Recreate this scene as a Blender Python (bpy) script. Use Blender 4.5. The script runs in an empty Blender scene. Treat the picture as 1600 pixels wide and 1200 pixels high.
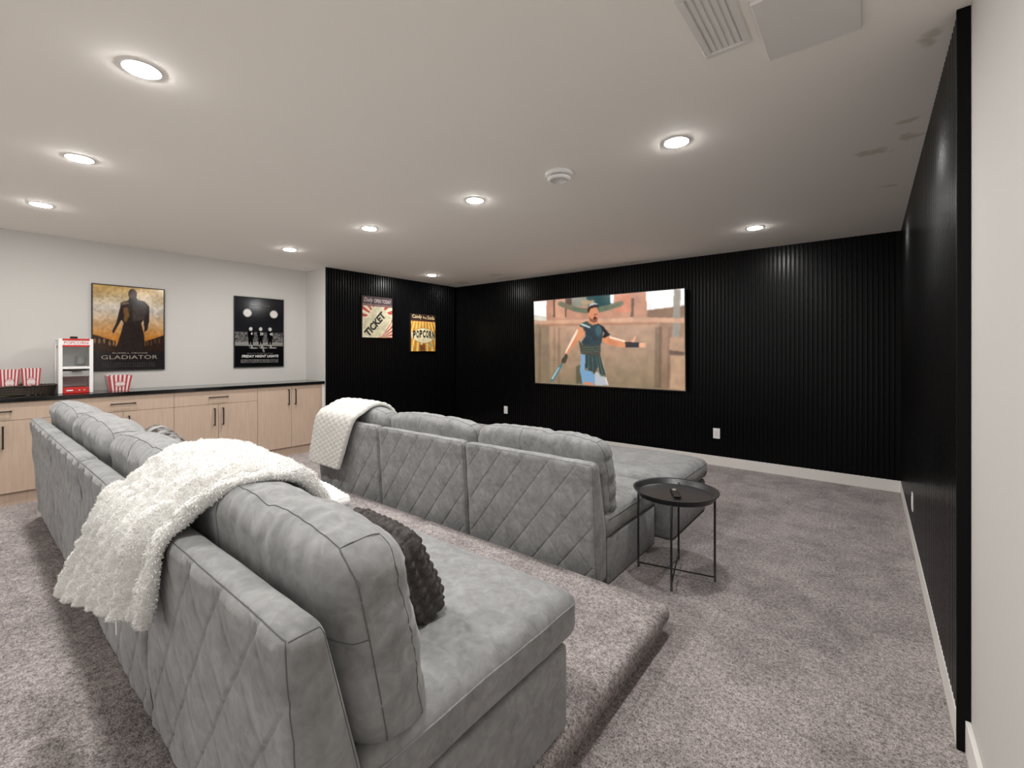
import bpy, bmesh, math, random
import numpy as np
from mathutils import Vector, Matrix

random.seed(7)
rng = np.random.default_rng(7)
scene = bpy.context.scene
COL = scene.collection
PI = math.pi

# ------------------------------------------------------------------ camera, world, exposure
FPX, YAW, HORIZON, CAMH = 698.0, math.radians(38.65), 549.5, 1.312
cam_data = bpy.data.cameras.new('camera')
cam = bpy.data.objects.new('camera', cam_data)
COL.objects.link(cam)
cam.location = (0, 0, CAMH)
cam.rotation_euler = (PI / 2, 0, YAW)
cam_data.sensor_fit = 'HORIZONTAL'
cam_data.sensor_width = 36.0
cam_data.lens = 36.0 * FPX / 1600.0
cam_data.shift_y = -(600.0 - HORIZON) / 1600.0
cam_data.clip_start = 0.02
scene.camera = cam

world = bpy.data.worlds.new('world')
scene.world = world
world.use_nodes = True
bg = world.node_tree.nodes['Background']
bg.inputs[0].default_value = (1.0, 0.975, 0.94, 1)
bg.inputs[1].default_value = 0.98
LAMP = 447.0            # emission of the downlight lenses

vs = scene.view_settings
vs.view_transform = 'Standard'
vs.look = 'None'
vs.gamma = 1.0
vs.exposure = 0.16
vs.use_curve_mapping = False

# ------------------------------------------------------------------ room numbers (metres; camera stands at the origin)
H = 2.44
YW = 5.51                 # slatted screen wall
XR = 0.241                # slatted right wall
XL = -5.66                # slatted left wall
XN = -6.20                # white wall of the cabinet niche
YN = 3.10                 # end of the niche
XC = -5.70                # cabinet fronts
YB = -2.2                 # shell left open here, an added opening that lets in world fill light
YS = 2.08                 # slats on the right wall start here
ZP = 0.135                # platform height

# ------------------------------------------------------------------ material helpers
def lin(c):
    return tuple(((x / 12.92) if x <= 0.04045 else ((x + 0.055) / 1.055) ** 2.4) for x in c)

def mat(name, color, rough=0.6, metallic=0.0, spec=0.5, **kw):
    m = bpy.data.materials.new(name)
    m.use_nodes = True
    b = m.node_tree.nodes['Principled BSDF']
    b.inputs['Base Color'].default_value = (*color, 1)
    b.inputs['Roughness'].default_value = rough
    b.inputs['Metallic'].default_value = metallic
    b.inputs['Specular IOR Level'].default_value = spec
    for k, v in kw.items():
        b.inputs[k].default_value = v
    return m

def nodes_of(m):
    return m.node_tree.nodes, m.node_tree.links, m.node_tree.nodes['Principled BSDF']

def add_noise(m, scale, lo, hi, detail=4, rough=0.6, stretch=None, coord='Object', bump=0.0, bump_scale=None, ramp=(0.3, 0.7), bump_dist=0.002):
    n, l, b = nodes_of(m)
    tc = n.new('ShaderNodeTexCoord')
    mp = n.new('ShaderNodeMapping')
    if stretch: mp.inputs['Scale'].default_value = stretch
    l.new(tc.outputs[coord], mp.inputs['Vector'])
    nz = n.new('ShaderNodeTexNoise')
    nz.inputs['Scale'].default_value = scale
    nz.inputs['Detail'].default_value = detail
    nz.inputs['Roughness'].default_value = rough
    l.new(mp.outputs[0], nz.inputs['Vector'])
    r = n.new('ShaderNodeValToRGB')
    r.color_ramp.elements[0].position = ramp[0]; r.color_ramp.elements[0].color = (*lo, 1)
    r.color_ramp.elements[1].position = ramp[1]; r.color_ramp.elements[1].color = (*hi, 1)
    l.new(nz.outputs['Fac'], r.inputs[0])
    l.new(r.outputs[0], b.inputs['Base Color'])
    if bump:
        nb = n.new('ShaderNodeTexNoise')
        nb.inputs['Scale'].default_value = bump_scale or scale
        nb.inputs['Detail'].default_value = 3
        l.new(mp.outputs[0], nb.inputs['Vector'])
        bp = n.new('ShaderNodeBump')
        bp.inputs['Strength'].default_value = bump
        bp.inputs['Distance'].default_value = bump_dist
        l.new(nb.outputs['Fac'], bp.inputs['Height'])
        l.new(bp.outputs[0], b.inputs['Normal'])
    return r

# ------------------------------------------------------------------ materials
M = {}
M['wall_white'] = mat('wall_white_paint', (0.74, 0.705, 0.655), 0.75)
add_noise(M['wall_white'], 120, (0.575, 0.556, 0.53), (0.595, 0.576, 0.55), bump=0.08, bump_scale=260)
M['trim_white'] = mat('trim_white_paint', (0.76, 0.735, 0.70), 0.45)
M['plastic_white'] = mat('white_plastic', (0.80, 0.79, 0.77), 0.35)
M['black_slat'] = mat('black_slat_laminate', (0.0020, 0.0020, 0.0024), 0.27, spec=0.15)
M['black_back'] = mat('black_panel', (0.0012, 0.0012, 0.0014), 0.5, spec=0.15)
M['black_metal'] = mat('black_powder_coat', (0.012, 0.012, 0.013), 0.42)
M['tray_black'] = mat('black_tray_enamel', (0.016, 0.016, 0.018), 0.38)
M['black_plastic'] = mat('black_plastic', (0.01, 0.01, 0.011), 0.3)
M['stone'] = mat('black_polished_counter', (0.012, 0.012, 0.013), 0.10)
add_noise(M['stone'], 60, (0.005, 0.005, 0.0055), (0.009, 0.009, 0.0095))

m = M['oak'] = mat('light_oak_veneer', (0.5, 0.38, 0.29), 0.5)
add_noise(m, 3.0, (0.46, 0.335, 0.25), (0.60, 0.465, 0.365), detail=7, rough=0.7, stretch=(1, 22, 1.2), ramp=(0.25, 0.75), bump=0.05, bump_scale=8)
M['oak_dark'] = mat('oak_carcass', (0.34, 0.24, 0.17), 0.55)

# carpet: speckled pile with brushed patches
def carpet():
    m = mat('grey_mauve_carpet', (0.3, 0.27, 0.26), 0.95, spec=0.1)
    n, l, b = nodes_of(m)
    tc = n.new('ShaderNodeTexCoord')
    n1 = n.new('ShaderNodeTexNoise'); n1.inputs['Scale'].default_value = 170; n1.inputs['Detail'].default_value = 3; n1.inputs['Roughness'].default_value = 0.8
    n2 = n.new('ShaderNodeTexNoise'); n2.inputs['Scale'].default_value = 3.2; n2.inputs['Detail'].default_value = 4; n2.inputs['Distortion'].default_value = 0.6
    n4 = n.new('ShaderNodeTexNoise'); n4.inputs['Scale'].default_value = 62; n4.inputs['Detail'].default_value = 4; n4.inputs['Roughness'].default_value = 0.8
    n5 = n.new('ShaderNodeTexNoise'); n5.inputs['Scale'].default_value = 13; n5.inputs['Detail'].default_value = 4; n5.inputs['Distortion'].default_value = 0.5
    for k in (n1, n2, n4, n5): l.new(tc.outputs['Object'], k.inputs['Vector'])
    gm = n.new('ShaderNodeMix'); gm.data_type = 'FLOAT'; gm.inputs[0].default_value = 0.45
    l.new(n1.outputs['Fac'], gm.inputs[2]); l.new(n4.outputs['Fac'], gm.inputs[3])
    r = n.new('ShaderNodeValToRGB')
    e = r.color_ramp.elements
    e[0].position = 0.41; e[0].color = (0.15, 0.130, 0.127, 1)
    e[1].position = 0.59; e[1].color = (0.70, 0.63, 0.62, 1)
    l.new(gm.outputs[0], r.inputs[0])
    r2 = n.new('ShaderNodeMapRange')
    r2.inputs[1].default_value = 0.36; r2.inputs[2].default_value = 0.60; r2.inputs[3].default_value = 0.72; r2.inputs[4].default_value = 1.08
    pm_ = n.new('ShaderNodeMix'); pm_.data_type = 'FLOAT'; pm_.inputs[0].default_value = 0.4
    l.new(n2.outputs['Fac'], pm_.inputs[2]); l.new(n5.outputs['Fac'], pm_.inputs[3]); l.new(pm_.outputs[0], r2.inputs[0])
    mx = n.new('ShaderNodeMix'); mx.data_type = 'RGBA'; mx.blend_type = 'MULTIPLY'; mx.inputs[0].default_value = 1.0
    l.new(r.outputs[0], mx.inputs[6]); l.new(r2.outputs[0], mx.inputs[7])
    l.new(mx.outputs[2], b.inputs['Base Color'])
    bp = n.new('ShaderNodeBump'); bp.inputs['Strength'].default_value = 0.9; bp.inputs['Distance'].default_value = 0.008
    l.new(n1.outputs['Fac'], bp.inputs['Height']); l.new(bp.outputs[0], b.inputs['Normal'])
    return m
M['carpet'] = carpet()

def suede(name, lo, hi, mid):
    m = mat(name, mid, 0.85, spec=0.15)
    n, l, b = nodes_of(m)
    b.inputs['Sheen Weight'].default_value = 0.25
    b.inputs['Sheen Roughness'].default_value = 0.5
    tc = n.new('ShaderNodeTexCoord')
    n1 = n.new('ShaderNodeTexNoise'); n1.inputs['Scale'].default_value = 7; n1.inputs['Detail'].default_value = 6; n1.inputs['Roughness'].default_value = 0.62; n1.inputs['Distortion'].default_value = 0.5
    n2 = n.new('ShaderNodeTexNoise'); n2.inputs['Scale'].default_value = 420; n2.inputs['Detail'].default_value = 2
    n3 = n.new('ShaderNodeTexNoise'); n3.inputs['Scale'].default_value = 30; n3.inputs['Detail'].default_value = 5; n3.inputs['Distortion'].default_value = 0.8
    for k in (n1, n2, n3): l.new(tc.outputs['Object'], k.inputs['Vector'])
    r = n.new('ShaderNodeValToRGB')
    e = r.color_ramp.elements
    e[0].position = 0.36; e[0].color = (*lo, 1)
    e[1].position = 0.64; e[1].color = (*hi, 1)
    x = e.new(0.5); x.color = (*mid, 1)
    l.new(n1.outputs['Fac'], r.inputs[0])
    l.new(r.outputs[0], b.inputs['Base Color'])
    mxn = n.new('ShaderNodeMix'); mxn.data_type = 'FLOAT'; mxn.inputs[0].default_value = 0.42
    l.new(n1.outputs['Fac'], mxn.inputs[2]); l.new(n3.outputs['Fac'], mxn.inputs[3]); l.new(mxn.outputs[0], r.inputs[0])
    ad = n.new('ShaderNodeMath'); ad.operation = 'MULTIPLY_ADD'; ad.inputs[1].default_value = 0.35
    l.new(n2.outputs['Fac'], ad.inputs[0]); l.new(n3.outputs['Fac'], ad.inputs[2])
    bp = n.new('ShaderNodeBump'); bp.inputs['Strength'].default_value = 0.35; bp.inputs['Distance'].default_value = 0.004
    l.new(ad.outputs[0], bp.inputs['Height']); l.new(bp.outputs[0], b.inputs['Normal'])
    return m
M['suede'] = suede('grey_suede', (0.195, 0.197, 0.197), (0.345, 0.347, 0.347), (0.268, 0.270, 0.270))
M['seam'] = mat('dark_seam_thread', (0.15, 0.148, 0.145), 0.9, spec=0.1)
M['throw_white'] = mat('white_sherpa', (0.80, 0.79, 0.76), 0.95, spec=0.1)
add_noise(M['throw_white'], 90, (0.86, 0.85, 0.82), (0.95, 0.945, 0.93), bump=0.6, bump_scale=140, bump_dist=0.006)
M['throw_cream'] = mat('cream_waffle_knit', (0.66, 0.64, 0.585), 0.95, spec=0.1)
add_noise(M['throw_cream'], 60, (0.62, 0.61, 0.57), (0.74, 0.73, 0.69), bump=0.5, bump_scale=200, bump_dist=0.004)
M['pillow_dark'] = mat('charcoal_plush', (0.07, 0.063, 0.06), 0.95, spec=0.1)
add_noise(M['pillow_dark'], 55, (0.045, 0.04, 0.038), (0.12, 0.11, 0.105), bump=0.6, bump_scale=260, bump_dist=0.004)
M['pillow_grey'] = mat('grey_plush', (0.2, 0.19, 0.18), 0.95, spec=0.1)
add_noise(M['pillow_grey'], 18, (0.04, 0.037, 0.035), (0.36, 0.35, 0.34), bump=0.6, bump_scale=200, bump_dist=0.004, ramp=(0.4, 0.6))
M['red'] = mat('red_enamel', (0.52, 0.025, 0.02), 0.35)
M['tub_red'] = mat('red_print', (0.46, 0.05, 0.06), 0.5)
M['tub_white'] = mat('white_pink_card', (0.80, 0.70, 0.68), 0.5)
M['ink'] = mat('black_ink', (0.01, 0.01, 0.01), 0.5)
M['ink_white'] = mat('white_ink', (0.75, 0.74, 0.72), 0.5)
M['ink_gold'] = mat('pale_gold_ink', (0.36, 0.31, 0.24), 0.5)
M['ink_grey'] = mat('grey_ink', (0.20, 0.195, 0.19), 0.5)
M['ink_dim'] = mat('dim_ink', (0.07, 0.065, 0.06), 0.5)
M['ink_cream'] = mat('cream_ink', (0.78, 0.62, 0.34), 0.5)
M['ink_pink'] = mat('dusty_pink_ink', (0.55, 0.45, 0.44), 0.5)
M['wicker'] = mat('dark_wicker', (0.05, 0.036, 0.026), 0.55)
M['steel'] = mat('grey_metal', (0.36, 0.35, 0.34), 0.4, metallic=0.3)
M['frame_black'] = mat('black_frame', (0.012, 0.012, 0.012), 0.35)

def glass_mat():
    m = bpy.data.materials.new('clear_glass'); m.use_nodes = True
    n, l = m.node_tree.nodes, m.node_tree.links
    n.clear()
    o = n.new('ShaderNodeOutputMaterial'); t = n.new('ShaderNodeBsdfTransparent'); g = n.new('ShaderNodeBsdfGlossy'); mx = n.new('ShaderNodeMixShader')
    t.inputs[0].default_value = (0.93, 0.94, 0.94, 1); g.inputs['Roughness'].default_value = 0.05
    mx.inputs[0].default_value = 0.10
    l.new(t.outputs[0], mx.inputs[1]); l.new(g.outputs[0], mx.inputs[2]); l.new(mx.outputs[0], o.inputs[0])
    return m
M['glass'] = glass_mat()

def emit_mat(name, color, strength):
    m = bpy.data.materials.new(name); m.use_nodes = True
    n, l = m.node_tree.nodes, m.node_tree.links
    n.clear()
    o = n.new('ShaderNodeOutputMaterial'); e = n.new('ShaderNodeEmission')
    e.inputs[0].default_value = (*color, 1); e.inputs[1].default_value = strength
    l.new(e.outputs[0], o.inputs[0])
    return m
M['lens'] = emit_mat('lit_lens', (1.0, 0.983, 0.958), LAMP)

def print_mat(name, rough=0.35, emit=0.0):
    m = mat(name, (0.5, 0.5, 0.5), rough)
    n, l, b = nodes_of(m)
    a = n.new('ShaderNodeVertexColor'); a.layer_name = 'ink'
    if emit:
        b.inputs['Base Color'].default_value = (0.01, 0.01, 0.01, 1)
        l.new(a.outputs[0], b.inputs['Emission Color']); b.inputs['Emission Strength'].default_value = emit
    else:
        l.new(a.outputs[0], b.inputs['Base Color'])
    return m
M['print_glazed'] = print_mat('poster_print_behind_acrylic', 0.12)
M['print_matte'] = print_mat('canvas_print', 0.7)
M['screen'] = print_mat('lit_screen', 0.15, 1.0)

# ceiling paint with a few unpainted filler patches
def ceiling_mat():
    base, patch = (0.92, 0.88, 0.82), (0.70, 0.65, 0.56)
    m = mat('ceiling_paint', base, 0.85, spec=0.2)
    n, l, b = nodes_of(m)
    tc = n.new('ShaderNodeTexCoord')
    nz = n.new('ShaderNodeTexNoise'); nz.inputs['Scale'].default_value = 16; nz.inputs['Detail'].default_value = 4
    l.new(tc.outputs['Object'], nz.inputs['Vector'])
    total = None
    for (x, y, a, c) in [(0.02, 3.25, 0.11, 0.075), (0.15, 2.91, 0.075, 0.045), (0.16, 3.13, 0.07, 0.055), (0.10, 3.98, 0.07, 0.05),
                         (-4.3, 4.98, 0.2, 0.12), (-5.2, 5.2, 0.22, 0.12), (-4.35, 5.3, 0.3, 0.06), (-2.3, 5.36, 0.3, 0.07), (0.17, 2.2, 0.05, 0.08)]:
        mp = n.new('ShaderNodeMapping'); mp.vector_type = 'POINT'
        mp.inputs['Location'].default_value = (-x / a, -y / c, 0)
        mp.inputs['Scale'].default_value = (1 / a, 1 / c, 0)
        l.new(tc.outputs['Object'], mp.inputs['Vector'])
        ln = n.new('ShaderNodeVectorMath'); ln.operation = 'LENGTH'
        l.new(mp.outputs[0], ln.inputs[0])
        ad = n.new('ShaderNodeMath'); ad.operation = 'MULTIPLY_ADD'; ad.inputs[1].default_value = 2.6
        l.new(nz.outputs['Fac'], ad.inputs[0]); l.new(ln.outputs['Value'], ad.inputs[2])
        mr = n.new('ShaderNodeMapRange'); mr.inputs[1].default_value = 1.55; mr.inputs[2].default_value = 2.05
        mr.inputs[3].default_value = 1.0; mr.inputs[4].default_value = 0.0
        l.new(ad.outputs[0], mr.inputs[0])
        if total is None: total = mr.outputs[0]
        else:
            mxm = n.new('ShaderNodeMath'); mxm.operation = 'MAXIMUM'
            l.new(total, mxm.inputs[0]); l.new(mr.outputs[0], mxm.inputs[1]); total = mxm.outputs[0]
    mx = n.new('ShaderNodeMix'); mx.data_type = 'RGBA'
    mx.inputs[6].default_value = (*base, 1); mx.inputs[7].default_value = (*patch, 1)
    l.new(total, mx.inputs[0]); l.new(mx.outputs[2], b.inputs['Base Color'])
    return m
M['ceiling'] = ceiling_mat()

# ------------------------------------------------------------------ mesh helpers
def new_mesh(name, v, f, smooth=False):
    me = bpy.data.meshes.new(name)
    me.from_pydata([tuple(map(float, p)) for p in v], [], [tuple(map(int, q)) for q in f])
    if smooth: me.shade_smooth()
    me.update()
    return me

def link(name, me, m=None, parent=None, loc=(0, 0, 0), rot=(0, 0, 0)):
    o = bpy.data.objects.new(name, me)
    COL.objects.link(o)
    o.location = loc; o.rotation_euler = rot
    if parent is not None: o.parent = parent
    if m is not None and me is not None and len(me.materials) == 0: me.materials.append(m)
    return o

def thing(name, label, cat, loc=(0, 0, 0), rot=(0, 0, 0), group=None):
    o = bpy.data.objects.new(name, None); COL.objects.link(o)
    o.empty_display_size = 0.1
    o.location = loc; o.rotation_euler = rot
    o['label'] = label; o['category'] = cat
    if group: o['group'] = group
    return o

def tag(o, label, cat, group=None):
    o['label'] = label; o['category'] = cat
    if group: o['group'] = group
    return o

def struct(name, me, m, parent=None):
    o = link(name, me, m, parent)
    if parent is None: o['kind'] = 'structure'
    return o

def boxes_mesh(name, bl, bev=0.0, seg=2):
    """bl: list of (x0,x1,y0,y1,z0,z1), joined into one mesh with bevelled edges"""
    bm = bmesh.new()
    for (x0, x1, y0, y1, z0, z1) in bl:
        mt = Matrix.Translation(((x0 + x1) / 2, (y0 + y1) / 2, (z0 + z1) / 2)) @ Matrix.Diagonal((x1 - x0, y1 - y0, z1 - z0, 1))
        bmesh.ops.create_cube(bm, size=1.0, matrix=mt)
    if bev > 0:
        bmesh.ops.bevel(bm, geom=list(bm.edges), offset=bev, segments=seg, affect='EDGES', profile=0.5)
    me = bpy.data.meshes.new(name); bm.to_mesh(me); bm.free()
    return me

def box(name, b, m, parent=None, bev=0.0, seg=2):
    return link(name, boxes_mesh(name, [b], bev, seg), m, parent)

def prism_mesh(name, prof, axis, a0, a1):
    """extrude a closed 2D profile along an axis ('x': prof=(y,z); 'y': prof=(x,z); 'z': prof=(x,y))"""
    n = len(prof); v = []
    for a in (a0, a1):
        for p, q in prof:
            v.append({'x': (a, p, q), 'y': (p, a, q), 'z': (p, q, a)}[axis])
    f = [(i, (i + 1) % n, n + (i + 1) % n, n + i) for i in range(n)] + [tuple(range(n))[::-1], tuple(range(n, 2 * n))]
    me = new_mesh(name, v, f)
    bm = bmesh.new(); bm.from_mesh(me); bmesh.ops.recalc_face_normals(bm, faces=bm.faces); bm.to_mesh(me); bm.free()
    return me

def lathe_mesh(name, prof, n=48, smooth=True):
    """prof: (r,z) from the axis outwards and back; r=0 points become poles"""
    v, f, rings = [], [], []
    for r, z in prof:
        if r < 1e-6:
            rings.append([len(v)] * n); v.append((0, 0, z))
        else:
            rings.append([len(v) + k for k in range(n)])
            v += [(r * math.cos(2 * PI * k / n), r * math.sin(2 * PI * k / n), z) for k in range(n)]
    for a, b in zip(rings[:-1], rings[1:]):
        for k in range(n):
            q = [a[k], a[(k + 1) % n], b[(k + 1) % n], b[k]]
            q = [x for i, x in enumerate(q) if x not in q[:i]]
            if len(q) >= 3: f.append(q)
    me = new_mesh(name, v, f, smooth)
    bm = bmesh.new(); bm.from_mesh(me); bmesh.ops.recalc_face_normals(bm, faces=bm.faces); bm.to_mesh(me); bm.free()
    return me

def tube_arrays(path, r, n=8, closed=False):
    P = np.array(path, float); N = len(P)
    T = np.roll(P, -1, 0) - np.roll(P, 1, 0) if closed else np.gradient(P, axis=0)
    T /= np.linalg.norm(T, axis=1)[:, None] + 1e-12
    up = np.array([0.31, 0.17, 0.94])
    A = np.cross(T, up); A /= np.linalg.norm(A, axis=1)[:, None] + 1e-9
    B = np.cross(T, A)
    v = []
    for k in range(n):
        a = 2 * PI * k / n
        v.append(P + r * (math.cos(a) * A + math.sin(a) * B))
    V = np.stack(v, 1).reshape(-1, 3)
    f = []
    for i in range(N if closed else N - 1):
        j = (i + 1) % N
        for k in range(n):
            f.append((i * n + k, i * n + (k + 1) % n, j * n + (k + 1) % n, j * n + k))
    if not closed:
        f.append(tuple(range(n))); f.append(tuple(range((N - 1) * n, N * n)))
    return V, f

def tubes_mesh(name, paths, r, n=8, closed=False):
    V, F, o = [], [], 0
    for p in paths:
        v, f = tube_arrays(p, r, n, closed)
        V.append(v); F += [tuple(i + o for i in q) for q in f]; o += len(v)
    return new_mesh(name, np.concatenate(V), F, True)

# value noise on arrays
_perm = rng.random(4096)
def vnoise(x, y, z):
    xi, yi, zi = np.floor(x).astype(int), np.floor(y).astype(int), np.floor(z).astype(int)
    fx, fy, fz = x - xi, y - yi, z - zi
    fx, fy, fz = fx * fx * (3 - 2 * fx), fy * fy * (3 - 2 * fy), fz * fz * (3 - 2 * fz)
    def h(a, b, c): return _perm[(a * 73856093 ^ b * 19349663 ^ c * 83492791) & 4095]
    r = 0
    for dx in (0, 1):
        for dy in (0, 1):
            for dz in (0, 1):
                r = r + h(xi + dx, yi + dy, zi + dz) * (fx if dx else 1 - fx) * (fy if dy else 1 - fy) * (fz if dz else 1 - fz)
    return r * 2 - 1

def axis_pts(L, r, step):
    e = [0, 0.10 * r, 0.28 * r, 0.55 * r]
    k = max(2, int(round((L - 2 * r) / step)))
    return np.array(e + list(np.linspace(r, L - r, k + 1)) + [L - x for x in e[::-1]])

class Soft:
    """a rounded box of size (w,d,h) with its corner at the local origin, deformed by fn(p, n) -> p"""
    def __init__(s, size, r, fn=None):
        s.size = np.array(size, float); s.r = r; s.fn = fn or (lambda p, n: p)
    def at(s, P):
        P = np.asarray(P, float)
        q = np.clip(P, s.r, s.size - s.r)
        d = P - q
        nrm = d / (np.linalg.norm(d, axis=1)[:, None] + 1e-12)
        return s.fn(q + s.r * nrm, nrm)
    def mesh(s, name, step):
        st = step if hasattr(step, '__len__') else (step,) * 3
        ax = [axis_pts(s.size[i], s.r, st[i]) for i in range(3)]
        n = [len(a) for a in ax]
        ids, V, F = {}, [], []
        def vid(i, j, k):
            key = (i * 4096 + j) * 4096 + k
            t = ids.get(key)
            if t is None:
                t = ids[key] = len(V); V.append((ax[0][i], ax[1][j], ax[2][k]))
            return t
        for j in range(n[1] - 1):
            for k in range(n[2] - 1):
                i = n[0] - 1
                F.append((vid(0, j, k), vid(0, j, k + 1), vid(0, j + 1, k + 1), vid(0, j + 1, k)))
                F.append((vid(i, j, k), vid(i, j + 1, k), vid(i, j + 1, k + 1), vid(i, j, k + 1)))
        for i in range(n[0] - 1):
            for k in range(n[2] - 1):
                j = n[1] - 1
                F.append((vid(i, 0, k), vid(i + 1, 0, k), vid(i + 1, 0, k + 1), vid(i, 0, k + 1)))
                F.append((vid(i, j, k), vid(i, j, k + 1), vid(i + 1, j, k + 1), vid(i + 1, j, k)))
        for i in range(n[0] - 1):
            for j in range(n[1] - 1):
                k = n[2] - 1
                F.append((vid(i, j, 0), vid(i, j + 1, 0), vid(i + 1, j + 1, 0), vid(i + 1, j, 0)))
                F.append((vid(i, j, k), vid(i + 1, j, k), vid(i + 1, j + 1, k), vid(i, j + 1, k)))
        return new_mesh(name, s.at(V), F, True)

def polyline(pts, step=0.012):
    out = []
    for a, b in zip(pts[:-1], pts[1:]):
        a, b = np.array(a, float), np.array(b, float)
        k = max(1, int(np.linalg.norm(b - a) / step))
        for t in range(k): out.append(a + (b - a) * t / k)
    out.append(np.array(pts[-1], float))
    return np.array(out)

def catmull(pts, n):
    P = np.array(pts, float)
    P = np.vstack([2 * P[0] - P[1], P, 2 * P[-1] - P[-2]])
    out = []
    for i in range(1, len(P) - 2):
        for t in np.linspace(0, 1, 24, endpoint=False):
            a, b, c, d = P[i - 1], P[i], P[i + 1], P[i + 2]
            out.append(0.5 * ((2 * b) + (c - a) * t + (2 * a - 5 * b + 4 * c - d) * t * t + (3 * b - a - 3 * c + d) * t ** 3))
    out.append(P[-2])
    out = np.array(out)
    s = np.concatenate([[0], np.cumsum(np.linalg.norm(np.diff(out, axis=0), axis=1))])
    q = np.linspace(0, s[-1], n)
    return np.stack([np.interp(q, s, out[:, k]) for k in range(out.shape[1])], 1), s[-1]

def text(name, s, size, m, parent, loc=(0, 0, 0), width=None, rot=(0, 0, 0), bold=0.0, shear=0.0, align='CENTER', height=None):
    cu = bpy.data.curves.new(name, 'FONT')
    cu.body = s; cu.size = size; cu.align_x = align; cu.align_y = 'CENTER'; cu.offset = bold * size; cu.shear = shear
    cu.extrude = 0.0003; cu.resolution_u = 3
    t = bpy.data.objects.new(name + '_curve', cu); COL.objects.link(t)
    bpy.context.view_layer.update()
    dg = bpy.context.evaluated_depsgraph_get()
    me = bpy.data.meshes.new_from_object(t.evaluated_get(dg))
    bpy.data.objects.remove(t); bpy.data.curves.remove(cu)
    co = np.array([v.co[:] for v in me.vertices])
    if len(co):
        c = (co.min(0) + co.max(0)) / 2; ext = co.max(0) - co.min(0)
        if align == 'CENTER': co[:, :2] -= c[:2]
        if width: co[:, 0] *= width / ext[0]
        if height: co[:, 1] *= height / ext[1]
        me.vertices.foreach_set('co', co.ravel())
    me.name = name
    me.materials.clear()
    return link(name, me, m, parent, loc, rot)

# ------------------------------------------------------------------ flat prints: drawn on a grid of coloured points
class Canvas:
    def __init__(s, w, h, col=(0, 0, 0)):
        s.w, s.h = w, h
        s.a = np.zeros((h, w, 3)); s.a[:] = np.array(col) / 255.0
        s.v, s.u = np.meshgrid(np.linspace(0, 1, h), np.linspace(0, 1, w), indexing='ij')
    def _soft(s, k, b):
        for _ in range(b):
            p = np.pad(k, 1, mode='edge')
            k = (p[1:-1, 1:-1] * 2 + p[:-2, 1:-1] + p[2:, 1:-1] + p[1:-1, :-2] + p[1:-1, 2:]) / 6
        return k
    def fill(s, k, col, alpha=1.0, blur=1):
        k = s._soft(k.astype(float), blur)[..., None] * alpha
        s.a = s.a * (1 - k) + np.array(col) / 255.0 * k
    def poly(s, pts, col, alpha=1.0, blur=1):
        k = np.zeros(s.u.shape, bool)
        n = len(pts)
        for i in range(n):
            x0, y0 = pts[i]; x1, y1 = pts[(i + 1) % n]
            if y0 == y1: continue
            c = ((y0 > s.v) != (y1 > s.v)) & (s.u < (x1 - x0) * (s.v - y0) / (y1 - y0) + x0)
            k ^= c
        s.fill(k, col, alpha, blur)
    def ell(s, cx, cy, rx, ry, col, alpha=1.0, blur=1):
        s.fill(((s.u - cx) / rx) ** 2 + ((s.v - cy) / ry) ** 2 < 1, col, alpha, blur)
    def rect(s, x0, x1, y0, y1, col, alpha=1.0, blur=1):
        s.fill((s.u >= x0) & (s.u <= x1) & (s.v >= y0) & (s.v <= y1), col, alpha, blur)
    def noise(s, sx, sy, amp, seed=0):
        k = vnoise(s.u * sx + seed, s.v * sy + seed * 1.7, s.u * 0 + seed) + 0.5 * vnoise(s.u * sx * 2.1, s.v * sy * 2.1 + seed, s.u * 0 + 3.3)
        s.a = np.clip(s.a * (1 + amp * k[..., None]), 0, 1)
    def mesh(s, name, W, Hh, gain=1.0):
        """grid in the local xy plane, bottom-centre at the origin, facing +z"""
        x = (s.u - 0.5) * W; y = (1 - s.v) * Hh
        V = np.stack([x, y, np.zeros_like(x)], -1).reshape(-1, 3)
        i = np.arange(s.h * s.w).reshape(s.h, s.w)
        F = np.stack([i[1:, :-1], i[1:, 1:], i[:-1, 1:], i[:-1, :-1]], -1).reshape(-1, 4)
        me = bpy.data.meshes.new(name)
        me.vertices.add(len(V)); me.vertices.foreach_set('co', V.ravel())
        me.loops.add(F.size); me.loops.foreach_set('vertex_index', F.ravel())
        me.polygons.add(len(F)); me.polygons.foreach_set('loop_start', np.arange(0, F.size, 4))
        me.update(calc_edges=True)
        c = np.clip(s.a, 0, 1); c = np.where(c <= 0.04045, c / 12.92, ((c + 0.055) / 1.055) ** 2.4) * gain
        at = me.color_attributes.new('ink', 'FLOAT_COLOR', 'POINT')
        at.data.foreach_set('color', np.concatenate([c, np.ones(c.shape[:2] + (1,))], -1).ravel())
        return me

def quad_map(tl, tr, br, bl):
    tl, tr, br, bl = map(np.array, (tl, tr, br, bl))
    def f(x, y):
        u = v = 0.5
        for _ in range(12):
            p = (1 - v) * ((1 - u) * tl + u * tr) + v * ((1 - u) * bl + u * br)
            du = (1 - v) * (tr - tl) + v * (br - bl); dv = (1 - u) * (bl - tl) + u * (br - tr)
            J = np.array([du, dv]).T.astype(float)
            d = np.linalg.solve(J, np.array([x, y]) - p)
            u += d[0]; v += d[1]
        return (u, v)
    return f

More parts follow.
